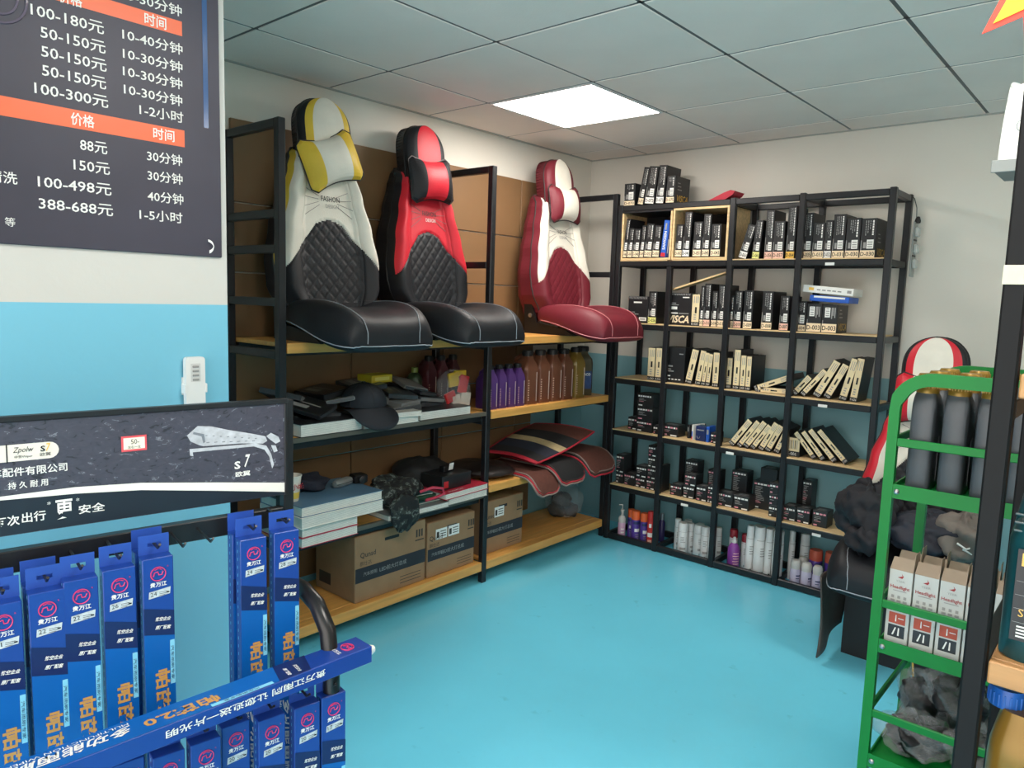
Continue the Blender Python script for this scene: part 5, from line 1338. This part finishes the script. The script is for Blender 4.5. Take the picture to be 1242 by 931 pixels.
# wiper boxes
bx_u = mat('wiper_blue', (22, 62, 146), .32, 0, .04, 6, coat=.2); bx_d = mat('wiper_navy', (18, 34, 88), .32, 0, 0); bx_l = mat('wiper_azure', (8, 92, 172), .32, 0, .03, 6)
pnk = mat('wiper_pink', (214, 58, 112), .4, 0, 0); org2 = mat('wiper_orange', (200, 148, 80), .4, 0, 0); cyn = mat('wiper_cyan', (130, 204, 232), .4, 0, 0); stk = mat('sticker_silver', (196, 204, 208), .3, .1, .2, 80); tabm = mat('wiper_tab', (44, 80, 170), .35, 0, .03)
BWd, BDp = .052, .028
_wp = {}
def wiper_parts(h, k_=1.0, tab=True):
    if (h, k_) in _wp: return _wp[(h, k_)]
    w = BWd
    body = G().cbox((0, 0, -BDp), (w, h, 0), .0012)
    tabg = G()      # hang tab with a euro slot: frame of polygons round the hole
    y0, y1, z = h, h + .036, -BDp + .002
    hx0, hx1, hy0, hy1 = w * .30, w * .74, h + .014, h + .021
    for (a, b, c, d) in ((0, y0, w, hy0), (0, hy1, w, y1), (0, hy0, hx0, hy1), (hx1, hy0, w, hy1)): tabg.box((a, b, z - .0015), (c, d, z))
    seam = G()
    for k in range(40): seam.box((-.0004, h - .012 - k * h / 41, -.016), (0.0, h - .006 - k * h / 41, -.0148))
    low = G(); low.rect(.0003, .0015, w - .0003, h - k_ * .150, 0, None, .0004)
    low.poly([(.0003, h - k_ * .150), (w - .0003, h - k_ * .150), (.0003, h - k_ * .138)], 0, None, .0004)
    dk = G(); dk.poly([(.0003, h - k_ * .140), (w - .0003, h - k_ * .152), (w - .0003, h - k_ * .104), (.0003, h - k_ * .090)], 0, None, .0006)
    ring = G(); cx, cy = w * .5, h - k_ * .030
    ring.tube([(cx + .0125 * math.cos(a), cy + .0125 * math.sin(a), .0008) for a in [2 * PI * k / 28 for k in range(28)]], .0011, 4, closed=True)
    ring.tube([(cx - .0085, cy - .004, .0008), (cx - .006, cy + .003, .0008), (cx - .0005, cy + .004, .0008), (cx + .001, cy - .002, .0008), (cx + .006, cy - .002, .0008), (cx + .0085, cy + .004, .0008)], .0011, 4)
    ring.tube([(cx - .006, cy + .008, .0008), (cx, cy + .010, .0008), (cx + .006, cy + .0075, .0008)], .0008, 4)
    ring.text('R', w * .82, h - k_ * .018, .003, 0, None, z=.0008)
    tx = G(); tx.text('贵万江', w * .5, h - k_ * .0495, .0090, 0, None, w=.028, bold=.02, z=.0008)
    tx.text('航空企业', w * .62, h - k_ * .116, .0075, 0, None, w=.027, shear=.25, bold=.02, rot=R(-8), z=.0009)
    tx.text('原厂配套', w * .62, h - k_ * .132, .0075, 0, None, w=.027, shear=.25, bold=.02, rot=R(-8), z=.0009)
    cy_ = G(); cy_.rect(w * .83, h - k_ * .245, w * .985, h - k_ * .160, 0, None, .0007)
    cyt = G(); cyt.text('汽车雨刷专家', w * .905, h - k_ * .204, .0052, 0, None, w=.066, rot=-PI / 2, z=.0010)
    og = G(); og.text('帕芘2.0', w * .57, h - k_ * .275, .025, 0, None, w=.125, rot=-PI / 2, bold=.03, z=.0008)
    wl = G(); wl.text('多功能雨刷', w * .50, h - k_ * .275 - .165, .022, 0, None, w=.17, rot=-PI / 2, bold=.02, shear=.2, z=.0008)
    wl.text('MULTIFUNCTION WIPER', w * .20, h - k_ * .275 - .165, .006, 0, None, w=.17, rot=-PI / 2, z=.0008)
    sd = G(); sd.text('贵万江雨刷 让您迎送一片光明', 0, 0, .011, 0, frame((w + .0006, h - .26, -BDp * .45), (0, 1, 0), (0, 0, 1)), w=.30, rot=PI, bold=.015)
    L = []
    # name, geometry, material, parent index (None = the thing, 0 = box)
    for nm, gg, mm, pi in (('carton', body, bx_u, None), ('hang_tab', tabg, tabm, None), ('perforation', seam, cyn, 0), ('azure_panel', low, bx_l, 0), ('dark_stripe', dk, bx_d, 0), ('ring_emblem', ring, pnk, 0), ('lettering', tx, K['white'], 0), ('cyan_strip', cy_, cyn, 0), ('strip_lettering', cyt, bx_d, 0), ('orange_lettering', og, org2, 0), ('white_lettering', wl, K['white'], 0), ('side_lettering', sd, K['white'], 0)):
        me = bpy.data.meshes.new(nm); me.from_pydata(gg.v, [], gg.f); me.materials.append(mm); me.update()
        L.append((nm, me, pi))
    _wp[(h, k_)] = L
    return L
def wiper_box(label, M, h, size, group, k_=1.0):
    t = thing('wiper_box', label, 'box', group=group); t.matrix_world = M
    base = None
    for (nm, me, pi) in wiper_parts(h, k_):
        if nm == 'hang_tab' and k_ > 1: continue
        o = bpy.data.objects.new(nm, me); col.objects.link(o); o.parent = t if pi is None else base
        if base is None: base = o
        if 'lettering' in nm or nm in ('perforation', 'ring_emblem', 'hang_tab'): o['kind'] = 'stuff'
    if size:
        g = G(); g.poly([(.009, h - .0745), (.045, h - .0705), (.0465, h - .0575), (.010, h - .0615)], 0, None, .0009)
        g.build('size_sticker', stk, base)
        g = G(); g.text(size, .0175, h - .0665, .0075, 0, None, w=.0105, rot=R(5), z=.0012)
        for k in range(3): g.rect(.027, h - .071 + k * .003, .037 + .002 * k, h - .0702 + k * .003, 0, None, .0012)
        g.rect(.039, h - .068, .044, h - .0655, 0, None, .0012)
        g.build('lettering', K['black'], base)
    return t
def hook(s, z, z0, z1):
    G().tube([(s, z, z0), (s, z - .004, z1 - .014), (s, z + .006, z1)], .0026, 6).build('hook', K['metal'], st_, smooth=60)
UP = [(-.203, .945, '21', 2), (-.142, .952, '22', 2), (-.092, .962, '22', 1), (-.033, .968, '26', 1), (.030, .975, '24', 2), (.204, .978, '24', 2), (.271, .980, '28', 1)]
ULAB = ['blue wiper box sticker 21 cut by the left frame edge', 'blue wiper box sticker 22, second from the left on upper hooks', 'blue wiper box sticker 22, third from the left on upper hooks', 'blue wiper box sticker 26 on the upper hooks', 'blue wiper box sticker 24 beside the bare hooks', 'blue wiper box sticker 24, left of the pair at the stand post', 'blue wiper box sticker 28 at the stand post']
for k, (s, zt_, sz, n) in enumerate(UP):
    hook(s + BWd * .52, zt_ + .022, -.10, .012)
    for q in range(n):
        lab = ULAB[k] if q == 0 else 'blue wiper box hanging directly behind: ' + ULAB[k][16:]
        wiper_box(lab, SM @ T(s - .004 * q, zt_ - .66 + .004 * q, -(BDp + .004) * q), .66, sz, 'wiper boxes on the upper hooks')
for s in (.105, .155): hook(s, .985, -.10, -.005)
for k, (s, zt_, sz) in enumerate(((-.045, .654, '18'), (.016, .655, '18'), (.078, .655, '18'), (.138, .656, '20'), (.199, .657, '20'), (.270, .657, '20'), (.326, .660, '17'))):
    hook(s + BWd * .52, zt_ + .020, .03, .108)
    wiper_box('blue wiper box on the lower hooks, %s from the right' % ordinal(7 - k), SM @ T(s, zt_ - .60, .10 - (.02 if k in (0, 3) else 0)), .60, sz, 'wiper boxes on the lower hooks')
# box lying across the lower row
ya = R(2.3); d_ = (math.sin(ya), math.cos(ya), 0)
HL = .76
LMx = frame((1.720 - HL * math.sin(ya), -3.180 - HL * math.cos(ya), .748), (math.cos(ya), -math.sin(ya), 0), d_)
lying = wiper_box('blue wiper box lying flat across the lower row of boxes', LMx @ Matrix.Diagonal((1.10, 1, 1.25, 1)), HL, '', 'wiper box lying flat', 1.35)
G().lathe([(.008, 0), (.010, .004), (.006, .016), (.001, .018)], 10, 0, T(BWd * .7, HL, -BDp * .5) @ RX(-PI / 2)).build('white_plug', K['white'], lying, smooth=40)
# ================================================================ right side: dressed seat on the floor, green trolley, black rack
SEATZ = .35
t4 = seat('seat_display', 'red and white car seat standing on the floor behind the green trolley', (2.225, -.47, SEATZ), R(-91), LW, LR, LR, LB, LB, LB, K['black'], pillow_roll=0, cush_piping=pip_g, text_m=pip_d, trim_at=.76)
g = G()
g.box((.06, -.19, -.35 / 1.025), (.40, .19, -.001)); g.build('pedestal', K['black'], t4)
sk = mat('skirt_grey', (76, 70, 66), .7, 0, .1, 20, bump=.2, bscale=40)
g = G()
def skirt(u, v): return (.55 - .10 * u + .02 * math.sin(5 * v) * u, -.215 - .012 * math.sin(7 * v), .03 - (.30 - .04 * u) * v) if False else (.30 + .29 * u, -.228 + .012 * math.sin(6 * u + 3 * v), .02 - (.335 - .06 * (1 - u)) * v)
g.grid(skirt, 14, 12); o = g.build('skirt', sk, t4, smooth=60); md = o.modifiers.new('t', 'SOLIDIFY'); md.thickness = .006
# clothes thrown on that seat
nav = mat('jacket_navy', (20, 22, 30), .75, 0, .15, 14, bump=.35, bscale=22)
_wr = bpy.data.textures.new('wrinkles', 'CLOUDS'); _wr.noise_scale = .055; _wr.noise_depth = 2
def wrinkle(o, k):
    md = o.modifiers.new('wrinkle', 'DISPLACE'); md.texture = _wr; md.strength = k; md.texture_coords = 'LOCAL'; md.mid_level = .5
def cloth_heap(name, label, loc, rz, sx, sy, sz, seed, m_, amp=.16, cat='jacket', flat=0.0):
    t = thing(name, label, cat, loc, rz)
    o = blob(G(), (0, 0, sz), (sx, sy, sz), seed, 72, 44, amp, flat=flat).build('cloth', m_, t, smooth=179)
    wrinkle(o, .030)
    return t
t = cloth_heap('jacket', 'dark navy puffed jacket heaped on the red seat\'s cushion', (2.09, -.86, SEATZ + .165), R(20), .115, .16, .115, 71, nav, .13)
blob(G(), (-.02, -.12, .03), (.06, .09, .055), 73, 30, 16, .18).build('sleeve', nav, t, smooth=179)
cloth_heap('jacket', 'dark quilted jacket lying at the right on the red seat', (2.31, -.86, SEATZ + .165), R(-15), .15, .17, .075, 77, mat('jacket_dark', (34, 38, 50), .7, 0, .1, 14, bump=.3, bscale=16), .10)
gc = mat('shirt_grey', (110, 104, 98), .85, 0, .2, 12, bump=.3, bscale=30)
t = cloth_heap('shirt', 'crumpled grey shirt with white print right of the jackets', (2.44, -.86, SEATZ + .17), R(10), .10, .15, .085, 79, gc, .15, 'shirt')
g = G()
for k in range(3): g.tube([(-.03 + .02 * k, -.13 + .002 * k, .09 - .02 * k), (.0 + .02 * k, -.137, .075 - .015 * k), (.03 + .02 * k, -.135, .09 - .02 * k), (.06 + .012 * k, -.12, .075 - .02 * k)], .004, 5)
g.build('printed_label', K['white'], t)
t = tag(G().tube([(2.30, -.985, .50), (2.305, -.99, .44), (2.315, -.992, .38), (2.315, -.995, .30), (2.318, -.99, .18), (2.33, -.98, .05), (2.34, -.97, .006)], .004, 6).build('hanging_cable', mat('cord_yellow', (206, 160, 70), .5), smooth=60), 'yellow cord hanging down in front of the red seat', 'cord')

# ---------------------------------------------------------------- green trolley
grn = mat('trolley_green', (8, 124, 50), .42, 0, .05, 10, spec=.35)
CX0, CX1, CY0, CY1 = 2.406, 2.86, -1.97, -1.55
ct = thing('trolley', 'green metal trolley with three tiers in front of the back wall', 'trolley')
W_ = .022
for (y, nm) in ((CY0, 'front'), (CY1, 'rear')):
    zt_ = 1.285
    g = G(); r0 = .085
    pth = [(CX0 + W_ / 2, y, .02)] + [(CX0 + W_ / 2, y, zt_ - r0)] + [(CX0 + W_ / 2 + r0 - r0 * math.cos(a), y, zt_ - r0 + r0 * math.sin(a)) for a in [PI / 2 * k / 8 for k in range(1, 9)]] + [(CX1 - W_ / 2 - r0 + r0 * math.sin(a), y, zt_ - r0 + r0 * math.cos(a)) for a in [PI / 2 * k / 8 for k in range(0, 9)]] + [(CX1 - W_ / 2, y, .02)]
    # square tube swept along the loop
    n = len(pth); vs = []; fs = []
    for i, p in enumerate(pth):
        a = Vector(pth[max(0, i - 1)]); b = Vector(pth[min(n - 1, i + 1)]); tg = (b - a).normalized(); nr = Vector((0, 1, 0)); bi = tg.cross(nr).normalized()
        hw = .0165 if (i not in (0, n - 1) and 2 < i < n - 3) else .0125
        for (u, v) in ((1, 1), (-1, 1), (-1, -1), (1, -1)): vs.append(tuple(Vector(p) + nr * (.011 * u) + bi * (hw * v)))
    for i in range(n - 1):
        for k in range(4): fs.append((i * 4 + k, i * 4 + (k + 1) % 4, (i + 1) * 4 + (k + 1) % 4, (i + 1) * 4 + k))
    fs += [(3, 2, 1, 0), tuple(range((n - 1) * 4, n * 4))]
    g.add(vs, fs); g.build('loop_frame', grn, ct, smooth=40)
for z in (1.00, .572, .240):
    sh = G(); sh.box((CX0 + .024, CY0 + .012, z - .012), (CX1 - .024, CY1 - .012, z - .009)); tr = sh.build('tray', grn, ct)
    for (lo, hi) in (((CX0 + .024, CY0 - .010, z - .034), (CX1 - .024, CY0 - .006, z + .004)), ((CX0 + .024, CY1 + .006, z - .034), (CX1 - .024, CY1 + .010, z + .004)),
                     ((CX0 + .0225, CY0 + .012, z - .034), (CX0 + .0265, CY1 - .012, z + .004)), ((CX1 - .0265, CY0 + .012, z - .034), (CX1 - .0225, CY1 - .012, z + .004))):
        G().box(lo, hi).build('tray_lip', grn, ct)
    G().lathe([(.007, 0), (.007, .003), (.003, .005), (.001, .005)], 10, 0, T(CX0 + .034, CY0 - .010, z - .015) @ RX(PI / 2)).build('bolt', mat('bolt_steel', (170, 170, 170), .3, .9), ct)
for z in (1.115, .674, .36):
    for y in (CY0 - .004, CY1 + .004): G().cbox((CX0 + .022, y - .004, z - .011), (CX1 - .022, y + .004, z + .011), .002).build('guard_rail', grn, ct)
    G().cbox((CX0 + .007, CY0 + .011, z - .011), (CX0 + .015, CY1 - .011, z + .011), .002).build('guard_rail', grn, ct)
# black oil bottles with gold caps on the upper tier
gcap = mat('cap_gold', (150, 118, 48), .35, .35, .05); jb = mat('bottle_charcoal', (66, 71, 76), .36, 0, .05)
rows_ = ['front', 'middle', 'back']
def slim_jug(label, loc, rz, group):
    t = thing('oil_bottle', label, 'bottle', loc, rz, group)
    W2, D2 = .029, .058
    prof = [(0, .92, .92), (.012, 1, 1), (.165, 1, 1), (.200, 1, .99), (.226, .99, .86), (.242, .95, .62), (.250, .90, .50), (.256, .82, .44)]
    rings = []
    for z, sw, sd in prof:
        w2, d2 = W2 * sw, D2 * sd; off = (1 - sd) * D2 * .55
        ring = []
        for k in range(16):
            a = 2 * PI * (k + .5) / 16; ca, sa = math.cos(a), math.sin(a); p = .28
            ring.append((off + d2 * math.copysign(abs(ca) ** p, ca), w2 * math.copysign(abs(sa) ** p, sa), z))
        rings.append(ring)
    n = 16; g = G()
    g.add([p for r_ in rings for p in r_], [(i * n + k, i * n + (k + 1) % n, (i + 1) * n + (k + 1) % n, (i + 1) * n + k) for i in range(len(rings) - 1) for k in range(n)] + [tuple(reversed(range(n))), tuple(range((len(rings) - 1) * n, len(rings) * n))])
    b = g.build('body', jb, t, smooth=40)
    off = (1 - .36) * D2 * .55
    cp = G().lathe([(.027, .256), (.027, .266), (.0255, .268), (.0255, .300), (.023, .306), (.001, .307)], 20, 0, T(off, 0, 0)).build('cap', gcap, t, smooth=40)
    g = G()
    for k in range(22): a = 2 * PI * k / 22; g.box((off + .0256 * math.cos(a) - .0012, .0256 * math.sin(a) - .0012, .269), (off + .0256 * math.cos(a) + .0012, .0256 * math.sin(a) + .0012, .299))
    g.build('ridges', gcap, cp)['kind'] = 'stuff'
    g = G(); g.prism([(-D2 * .86, .02), (-D2 * .2, .02), (-D2 * .2, .14), (-D2 * .86, .14)], -.0012, .0012, 0, T(0, W2, 0) @ RX(PI / 2)); g.build('side_panel', jb, b)
    return t
for r_ in range(3):
    for c in range(4):
        slim_jug('charcoal oil bottle with gold cap, %s row, %s from the trolley\'s left' % (rows_[r_], ords[c]), (2.478 + c * .0735, -1.898 + r_ * .124, .991), -PI / 2, 'charcoal oil bottles on the trolley')
# headlight bulb boxes on the middle tier
hb_w = mat('bulb_box_grey', (196, 198, 194), .45, 0, .04, 10); hb_k = mat('bulb_box_kraft', (158, 142, 124), .75, 0, .06, 14); hb_r = mat('bulb_print_rust', (186, 76, 52), .45, 0, .15, 30); hb_d = mat('bulb_print_dark', (34, 40, 46), .45, 0, .1, 30)
tr_ = mat('bulb_print_red', (160, 44, 46), .5, 0, 0)
for r_ in range(2):
    for c in range(5):
        x = 2.436 + c * .0605
        t = thing('bulb_box', 'grey headlight bulb box with open kraft handle, %s row, %s from left' % (('front', 'back')[r_], ords[c]), 'box', (x, -1.955 + r_ * .075, .563), R((-2, 1, 0, 2, -1)[c]), 'headlight bulb boxes on the trolley')
        w_, d_, h_ = .057, .062, .206
        b = G().cbox((0, 0, 0), (w_, d_, h_), .001).build('carton', hb_w, t)
        F = frame((0, -.0006, 0), (1, 0, 0), (0, 0, 1))
        G().rect(.008, .058, .049, .088, 0, F).build('rust_picture', hb_r, b)
        G().rect(.008, .020, .049, .054, 0, F).build('beam_picture', hb_d, b)
        g = G()
        g.text('YEBR', w_ * .5, .176, .0055, 1, F, w=.022); g.text('Headlight', w_ * .5, .158, .0115, 0, F, w=.047, bold=.015)
        g.rect(.012, .148, .045, .150, 1, F)
        for q in range(3): g.rect(.008 + q * .015, .118, .018 + q * .015, .124, 1, F); g.rect(.009 + q * .015, .128, .016 + q * .015, .136, 1, F)
        g.poly([(w_ * .36, .186), (w_ * .56, .184), (w_ * .62, .190), (w_ * .52, .198), (w_ * .56, .191)], 0, F)
        for q in (0, 1): g.poly([(.018 + q * .014, .026), (.022 + q * .014, .026), (.028 + q * .008, .047), (.025 + q * .008, .048)], 2, F, z=.0004)
        g.poly([(.024, .064), (.027, .064), (.0265, .082), (.0245, .082)], 2, F, z=.0004); g.rect(.031, .073, .045, .075, 2, F, z=.0004)
        g.build('lettering', [tr_, K['greytext'], K['white']], b)
        # gable handle: two sloped kraft flaps and an upright tab with a hole
        g = G(); g.add([(0, 0, h_), (w_, 0, h_), (w_, d_ * .5, h_ + .026), (0, d_ * .5, h_ + .026)], [(0, 1, 2, 3)]); g.add([(w_, d_, h_), (0, d_, h_), (0, d_ * .5, h_ + .026), (w_, d_ * .5, h_ + .026)], [(0, 1, 2, 3)])
        o = g.build('gable_flap', hb_k, t); md = o.modifiers.new('t', 'SOLIDIFY'); md.thickness = .001
        g = G(); e_ = (0, .012, -.01, .004, .008)[c]
        g.prism([(0, 0), (d_, 0), (d_ * .8, .048), (d_ * .2, .048)], 0, .0012, 0, T(w_ - .0012, 0, h_) @ Matrix(((0, 0, 1, 0), (1, 0, 0, 0), (0, 1, 0, 0), (0, 0, 0, 1))) @ RX(0))
        g.build('end_flap', hb_k, t)
# bagged parts on the lowest tier
bagm = mat('clear_bag', (196, 200, 204), .12, 0, .1, alpha=.22, bump=1.0, bscale=45); prt = mat('rubber_black', (24, 24, 28), .5, 0, .2, 16, bump=.4, bscale=30)
for k, (x, y, z, sx, sy, sz, sd, lab) in enumerate(((2.52, -1.86, .232, .085, .075, .052, 81, 'clear bag of black parts at the front left of the lowest tier'), (2.68, -1.84, .232, .08, .08, .06, 83, 'clear bag of black parts at the front right of the lowest tier'),
    (2.50, -1.68, .232, .06, .08, .075, 85, 'clear bag of black parts at the rear left of the lowest tier'), (2.62, -1.67, .232, .075, .08, .095, 87, 'large clear bag of black parts at the rear of the lowest tier'), (2.60, -1.76, .34, .09, .08, .055, 89, 'clear bag of black parts lying on top of the other bags'), (2.64, -1.70, .445, .085, .07, .040, 91, 'flat clear bag topmost on the lowest tier'))):
    t = thing('parts_bag', lab, 'bag', (x, y, z), R(k * 37), 'bagged parts on the trolley')
    blob(G(), (0, 0, sz * .9), (sx * .78, sy * .78, sz * .78), sd, 48, 30, .26, flat=.001).build('contents', prt, t, smooth=179)
    blob(G(), (0, 0, sz), (sx, sy, sz), sd + 1, 56, 34, .22, flat=.0005).build('film', bagm, t, smooth=40)

# ---------------------------------------------------------------- black rack at the right edge
rr = thing('storage_rack', 'black rack with tan plywood shelves at the right edge of the view', 'rack')
RX0, RX1, RY0, RY1 = 2.738, 3.75, -2.785, -2.36
for (x, y) in ((RX0, RY0), (RX0, RY1 - .032), (RX1, RY0), (RX1, RY1 - .032)):
    G().cbox((x, y, 0), (x + .030, y + .030, 2.09), .003).build('post', mat('rack_black', (9, 9, 11), .6, 0, .05, spec=.3), rr)
for z in (.30, .88, 1.30, 2.05):
    for x in (RX0, RX1): G().cbox((x + .002, RY0 + .032, z), (x + .030, RY1 - .032, z + .03), .002).build('rung', K['metal'], rr)
tanp = mat('tan_plywood', (186, 138, 88), .5, 0, .12, 4, stretch=(1, 14, 14))
for z in (.155, .562, .930, 1.372):
    G().cbox((RX0 + .034, RY0 + .018, z - .016), (RX1 - .001, RY1 - .01, z), .002).build('shelf_board', tanp, rr)
    G().cbox((RX0 + .034, RY0 + .002, z - .036), (RX1 - .001, RY0 + .0175, z), .002).build('shelf_front', tanp, rr)
for (xa, xb) in ((RX0 + .035, 3.25), (3.255, RX1)):
    for (a, b) in ((.16, .56), (.57, .92), (.94, 1.36)):
        G().cbox((xa, RY1 - .008, a), (xb, RY1 + .004, b), .002).build('back_panel', mat('rack_back_brown', (150, 112, 76), .6), rr)
tag(G().cbox((RX0 - .001, RY0 - .0012, 1.502), (RX0 + .031, RY0 + .0312, 1.530), .0004).build('tape_strip', mat('masking_tape', (214, 206, 180), .7, 0, .08, 60)), 'strip of cream tape wrapped round the right rack\'s post', 'tape')
# teal oil jug, gold jugs, purple jug
def big_jug(label, loc, rz, body, capm_, labm, group, w_=.20, d_=.115, h_=.285, capx=.16):
    """broad face to local -y"""
    t = thing('oil_can', label, 'jug', loc, rz, group)
    prof = [(0, .95), (.012, 1), (.66, 1), (.74, .96), (.82, .84), (.88, .70), (.91, .66)]
    g = G(); n = 20; rings = []
    for f, s in prof:
        z = f * h_; off = (1 - s) * w_ * .25
        ring = []
        for k in range(n):
            a = 2 * PI * (k + .5) / n; ca, sa = math.cos(a), math.sin(a)
            ring.append((off + w_ / 2 * s * math.copysign(abs(ca) ** .4, ca), d_ / 2 * (s if f > .75 else 1) * math.copysign(abs(sa) ** .4, sa), z))
        rings.append(ring)
    g.add([p for r_ in rings for p in r_], [(i * n + k, i * n + (k + 1) % n, (i + 1) * n + (k + 1) % n, (i + 1) * n + k) for i in range(len(rings) - 1) for k in range(n)] + [tuple(reversed(range(n))), tuple(range((len(rings) - 1) * n, len(rings) * n))])
    b = g.build('body', body, t, smooth=40)
    cx = w_ * capx
    cp = G().lathe([(.026, h_ * .90), (.026, h_ * .98), (.024, h_), (.001, h_)], 20, 0, T(cx, 0, 0)).build('cap', capm_, t, smooth=40)
    g = G()
    for k in range(20): a = 2 * PI * k / 20; g.box((cx + .026 * math.cos(a) - .0012, .026 * math.sin(a) - .0012, h_ * .91), (cx + .026 * math.cos(a) + .0012, .026 * math.sin(a) + .0012, h_ * .975))
    g.build('ridges', capm_, cp)['kind'] = 'stuff'
    G().tube([(cx - .03, 0, h_ * .93), (-w_ * .22, 0, h_ * .96), (-w_ * .40, 0, h_ * .86), (-w_ * .44, 0, h_ * .66)], .013, 10).build('handle', body, t, smooth=60)
    for q in range(3): G().cbox((-w_ * .47, -d_ * .44, h_ * (.70 + q * .045)), (-w_ * .30, -d_ * .38, h_ * (.712 + q * .045)), .001).build('grip_rib', body, t)
    if labm:
        F = frame((0, -d_ / 2 - .0012, 0), (1, 0, 0), (0, 0, 1))
        G().rect(-w_ * .42, h_ * .12, w_ * .42, h_ * .62, 0, F).build('label_sheet', labm, b)
        g = G(); w3 = w_ * .84; x0 = -w_ * .42
        g.rect(x0 + .006, h_ * .53, x0 + .020, h_ * .60, 0, F, z=.0006); g.rect(x0 + .022, h_ * .53, x0 + .045, h_ * .60, 1, F, z=.0006)
        for q in range(4): g.rect(x0 + .002, h_ * (.22 + .075 * q), x0 + w3 - .004, h_ * (.222 + .075 * q), 2, F, z=.0006)
        g.rect(x0 + .014, h_ * .35, x0 + .05, h_ * .42, 0, F, z=.0006); g.text('SN', x0 + .018, h_ * .275, .012, 0, F); g.text('API', x0 + .045, h_ * .275, .010, 0, F)
        for q in range(4): g.rect(x0 + .008, h_ * (.14 + .018 * q), x0 + .06 - .006 * q, h_ * (.149 + .018 * q), 1, F, z=.0006)
        g.build('lettering', [mat('print_gold', (206, 164, 84), .35, .4, 0), K['white'], K['greytext']], b)
    return t
big_jug('teal oil can with a black and gold label on the right rack', (2.875, -2.70, .930), 0, mat('can_teal', (18, 66, 72), .28, 0, .05), mat('cap_teal', (20, 66, 72), .35), mat('label_black', (24, 24, 28), .3), 'oil cans on the right rack')
bcap = mat('cap_blue', (24, 92, 178), .35); gb = mat('can_gold', (138, 104, 38), .3, .25, .05)
big_jug('gold oil can with a blue cap, front one on the lower board', (2.860, -2.695, .562), PI, gb, bcap, None, 'oil cans on the right rack', w_=.17, h_=.30, capx=.40)
big_jug('gold oil can with a blue cap, right of the front gold one', (3.06, -2.68, .562), PI, gb, bcap, None, 'oil cans on the right rack', h_=.285)
big_jug('deep purple oil can on the right rack\'s upper board', (2.895, -2.56, 1.372), 0, mat('can_violet', (62, 34, 84), .3), K['black'], None, 'oil cans on the right rack')
# white printed pouch on a grey bracket behind the post
t = thing('wall_tray', 'small grey tray clipped on the right rack\'s rear post', 'tray', (2.672, -2.40, 1.715))
G().cbox((-.012, -.06, 0), (.30, .055, .012), .002).build('plate', mat('tray_grey', (120, 126, 124), .45, .2), t)
G().cbox((-.016, -.064, 0), (.30, -.060, .022), .001).build('lip', _mats['tray_grey'], t)
t = thing('printed_pouch', 'white plastic pouch with line drawings standing on the grey tray', 'pouch', (2.652, -2.40, 1.727))
pm = mat('pouch_white', (206, 212, 206), .3, 0, .05, bump=.2, bscale=20)
g = G()
def pouch(u, v):
    a = 2 * PI * u; th = .030 * (1 - v) ** .5 + .002
    return (.075 + .072 * math.copysign(abs(math.cos(a)) ** .5, math.cos(a)) * (1 - .12 * v * v), th * math.sin(a), .155 * v + .006 * math.sin(3 * a) * v)
g.grid(pouch, 32, 14); g.build('pouch', pm, t, smooth=60)
G().lathe([(.012, .150), (.010, .175), (.004, .18), (.001, .18)], 12, 0, T(.075, 0, 0)).build('spout', K['white'], t, smooth=40)
g = G(); F = frame((.03, -.0315, .02), (1, 0, 0), (0, .09, 1))
lm = mat('pouch_line', (110, 124, 122), .5, 0, 0)
g.tube([tuple(F @ Vector((.01 + .008 * math.cos(a), .055 + .010 * math.sin(a), .001))) for a in [2 * PI * k / 16 for k in range(16)]], .0009, 4, closed=True)
for q in range(7): g.rect(.032, .03 + q * .009, .05, .033 + q * .009, 0, F, z=.001)
g.rect(.008, .004, .011, .045, 0, F, z=.001); g.rect(.03, .1, .05, .104, 0, F, z=.001)
g.build('printed_label', lm, t)
# starburst sale sign hung from the ceiling
t = thing('starburst_sign', 'yellow starburst card sign with red outline hanging from the ceiling', 'sign', (2.778, -2.80, 1.945))
def star(r0, r1, n=12): return [((r0 if k % 2 else r1) * math.cos(2 * PI * k / (2 * n) + .20), (r0 if k % 2 else r1) * math.sin(2 * PI * k / (2 * n) + .20)) for k in range(2 * n)]
SF = frame((0, 0, 0), (1, 0, 0), (0, 0, 1))
G().prism(star(.085, .128), 0, .0015, 0, SF).build('red_card', mat('sign_red', (224, 66, 50), .5), t)
G().prism(star(.070, .110), .0016, .0028, 0, SF).build('yellow_card', mat('sign_yellow', (246, 210, 40), .5), t)
G().tube([(0, 0, .10), (0, 0, CEIL - 1.945)], .0008, 4).build('string', K['white'], t)
# ================================================================ bring every Empty built at the origin to the base of its thing
for o in list(col.objects):
    if o.type == 'EMPTY' and o.parent is None and o.location.length < 1e-9 and o.matrix_basis.is_identity:
        pts = []
        for c in o.children:
            if c.type == 'MESH' and c.matrix_basis.is_identity: pts += [Vector(q) for q in c.bound_box]
        if not pts: continue
        lo = Vector([min(p[k] for p in pts) for k in range(3)]); hi = Vector([max(p[k] for p in pts) for k in range(3)])
        b = Vector(((lo.x + hi.x) / 2, (lo.y + hi.y) / 2, lo.z))
        o.location = b
        for c in o.children: c.location = c.location - b
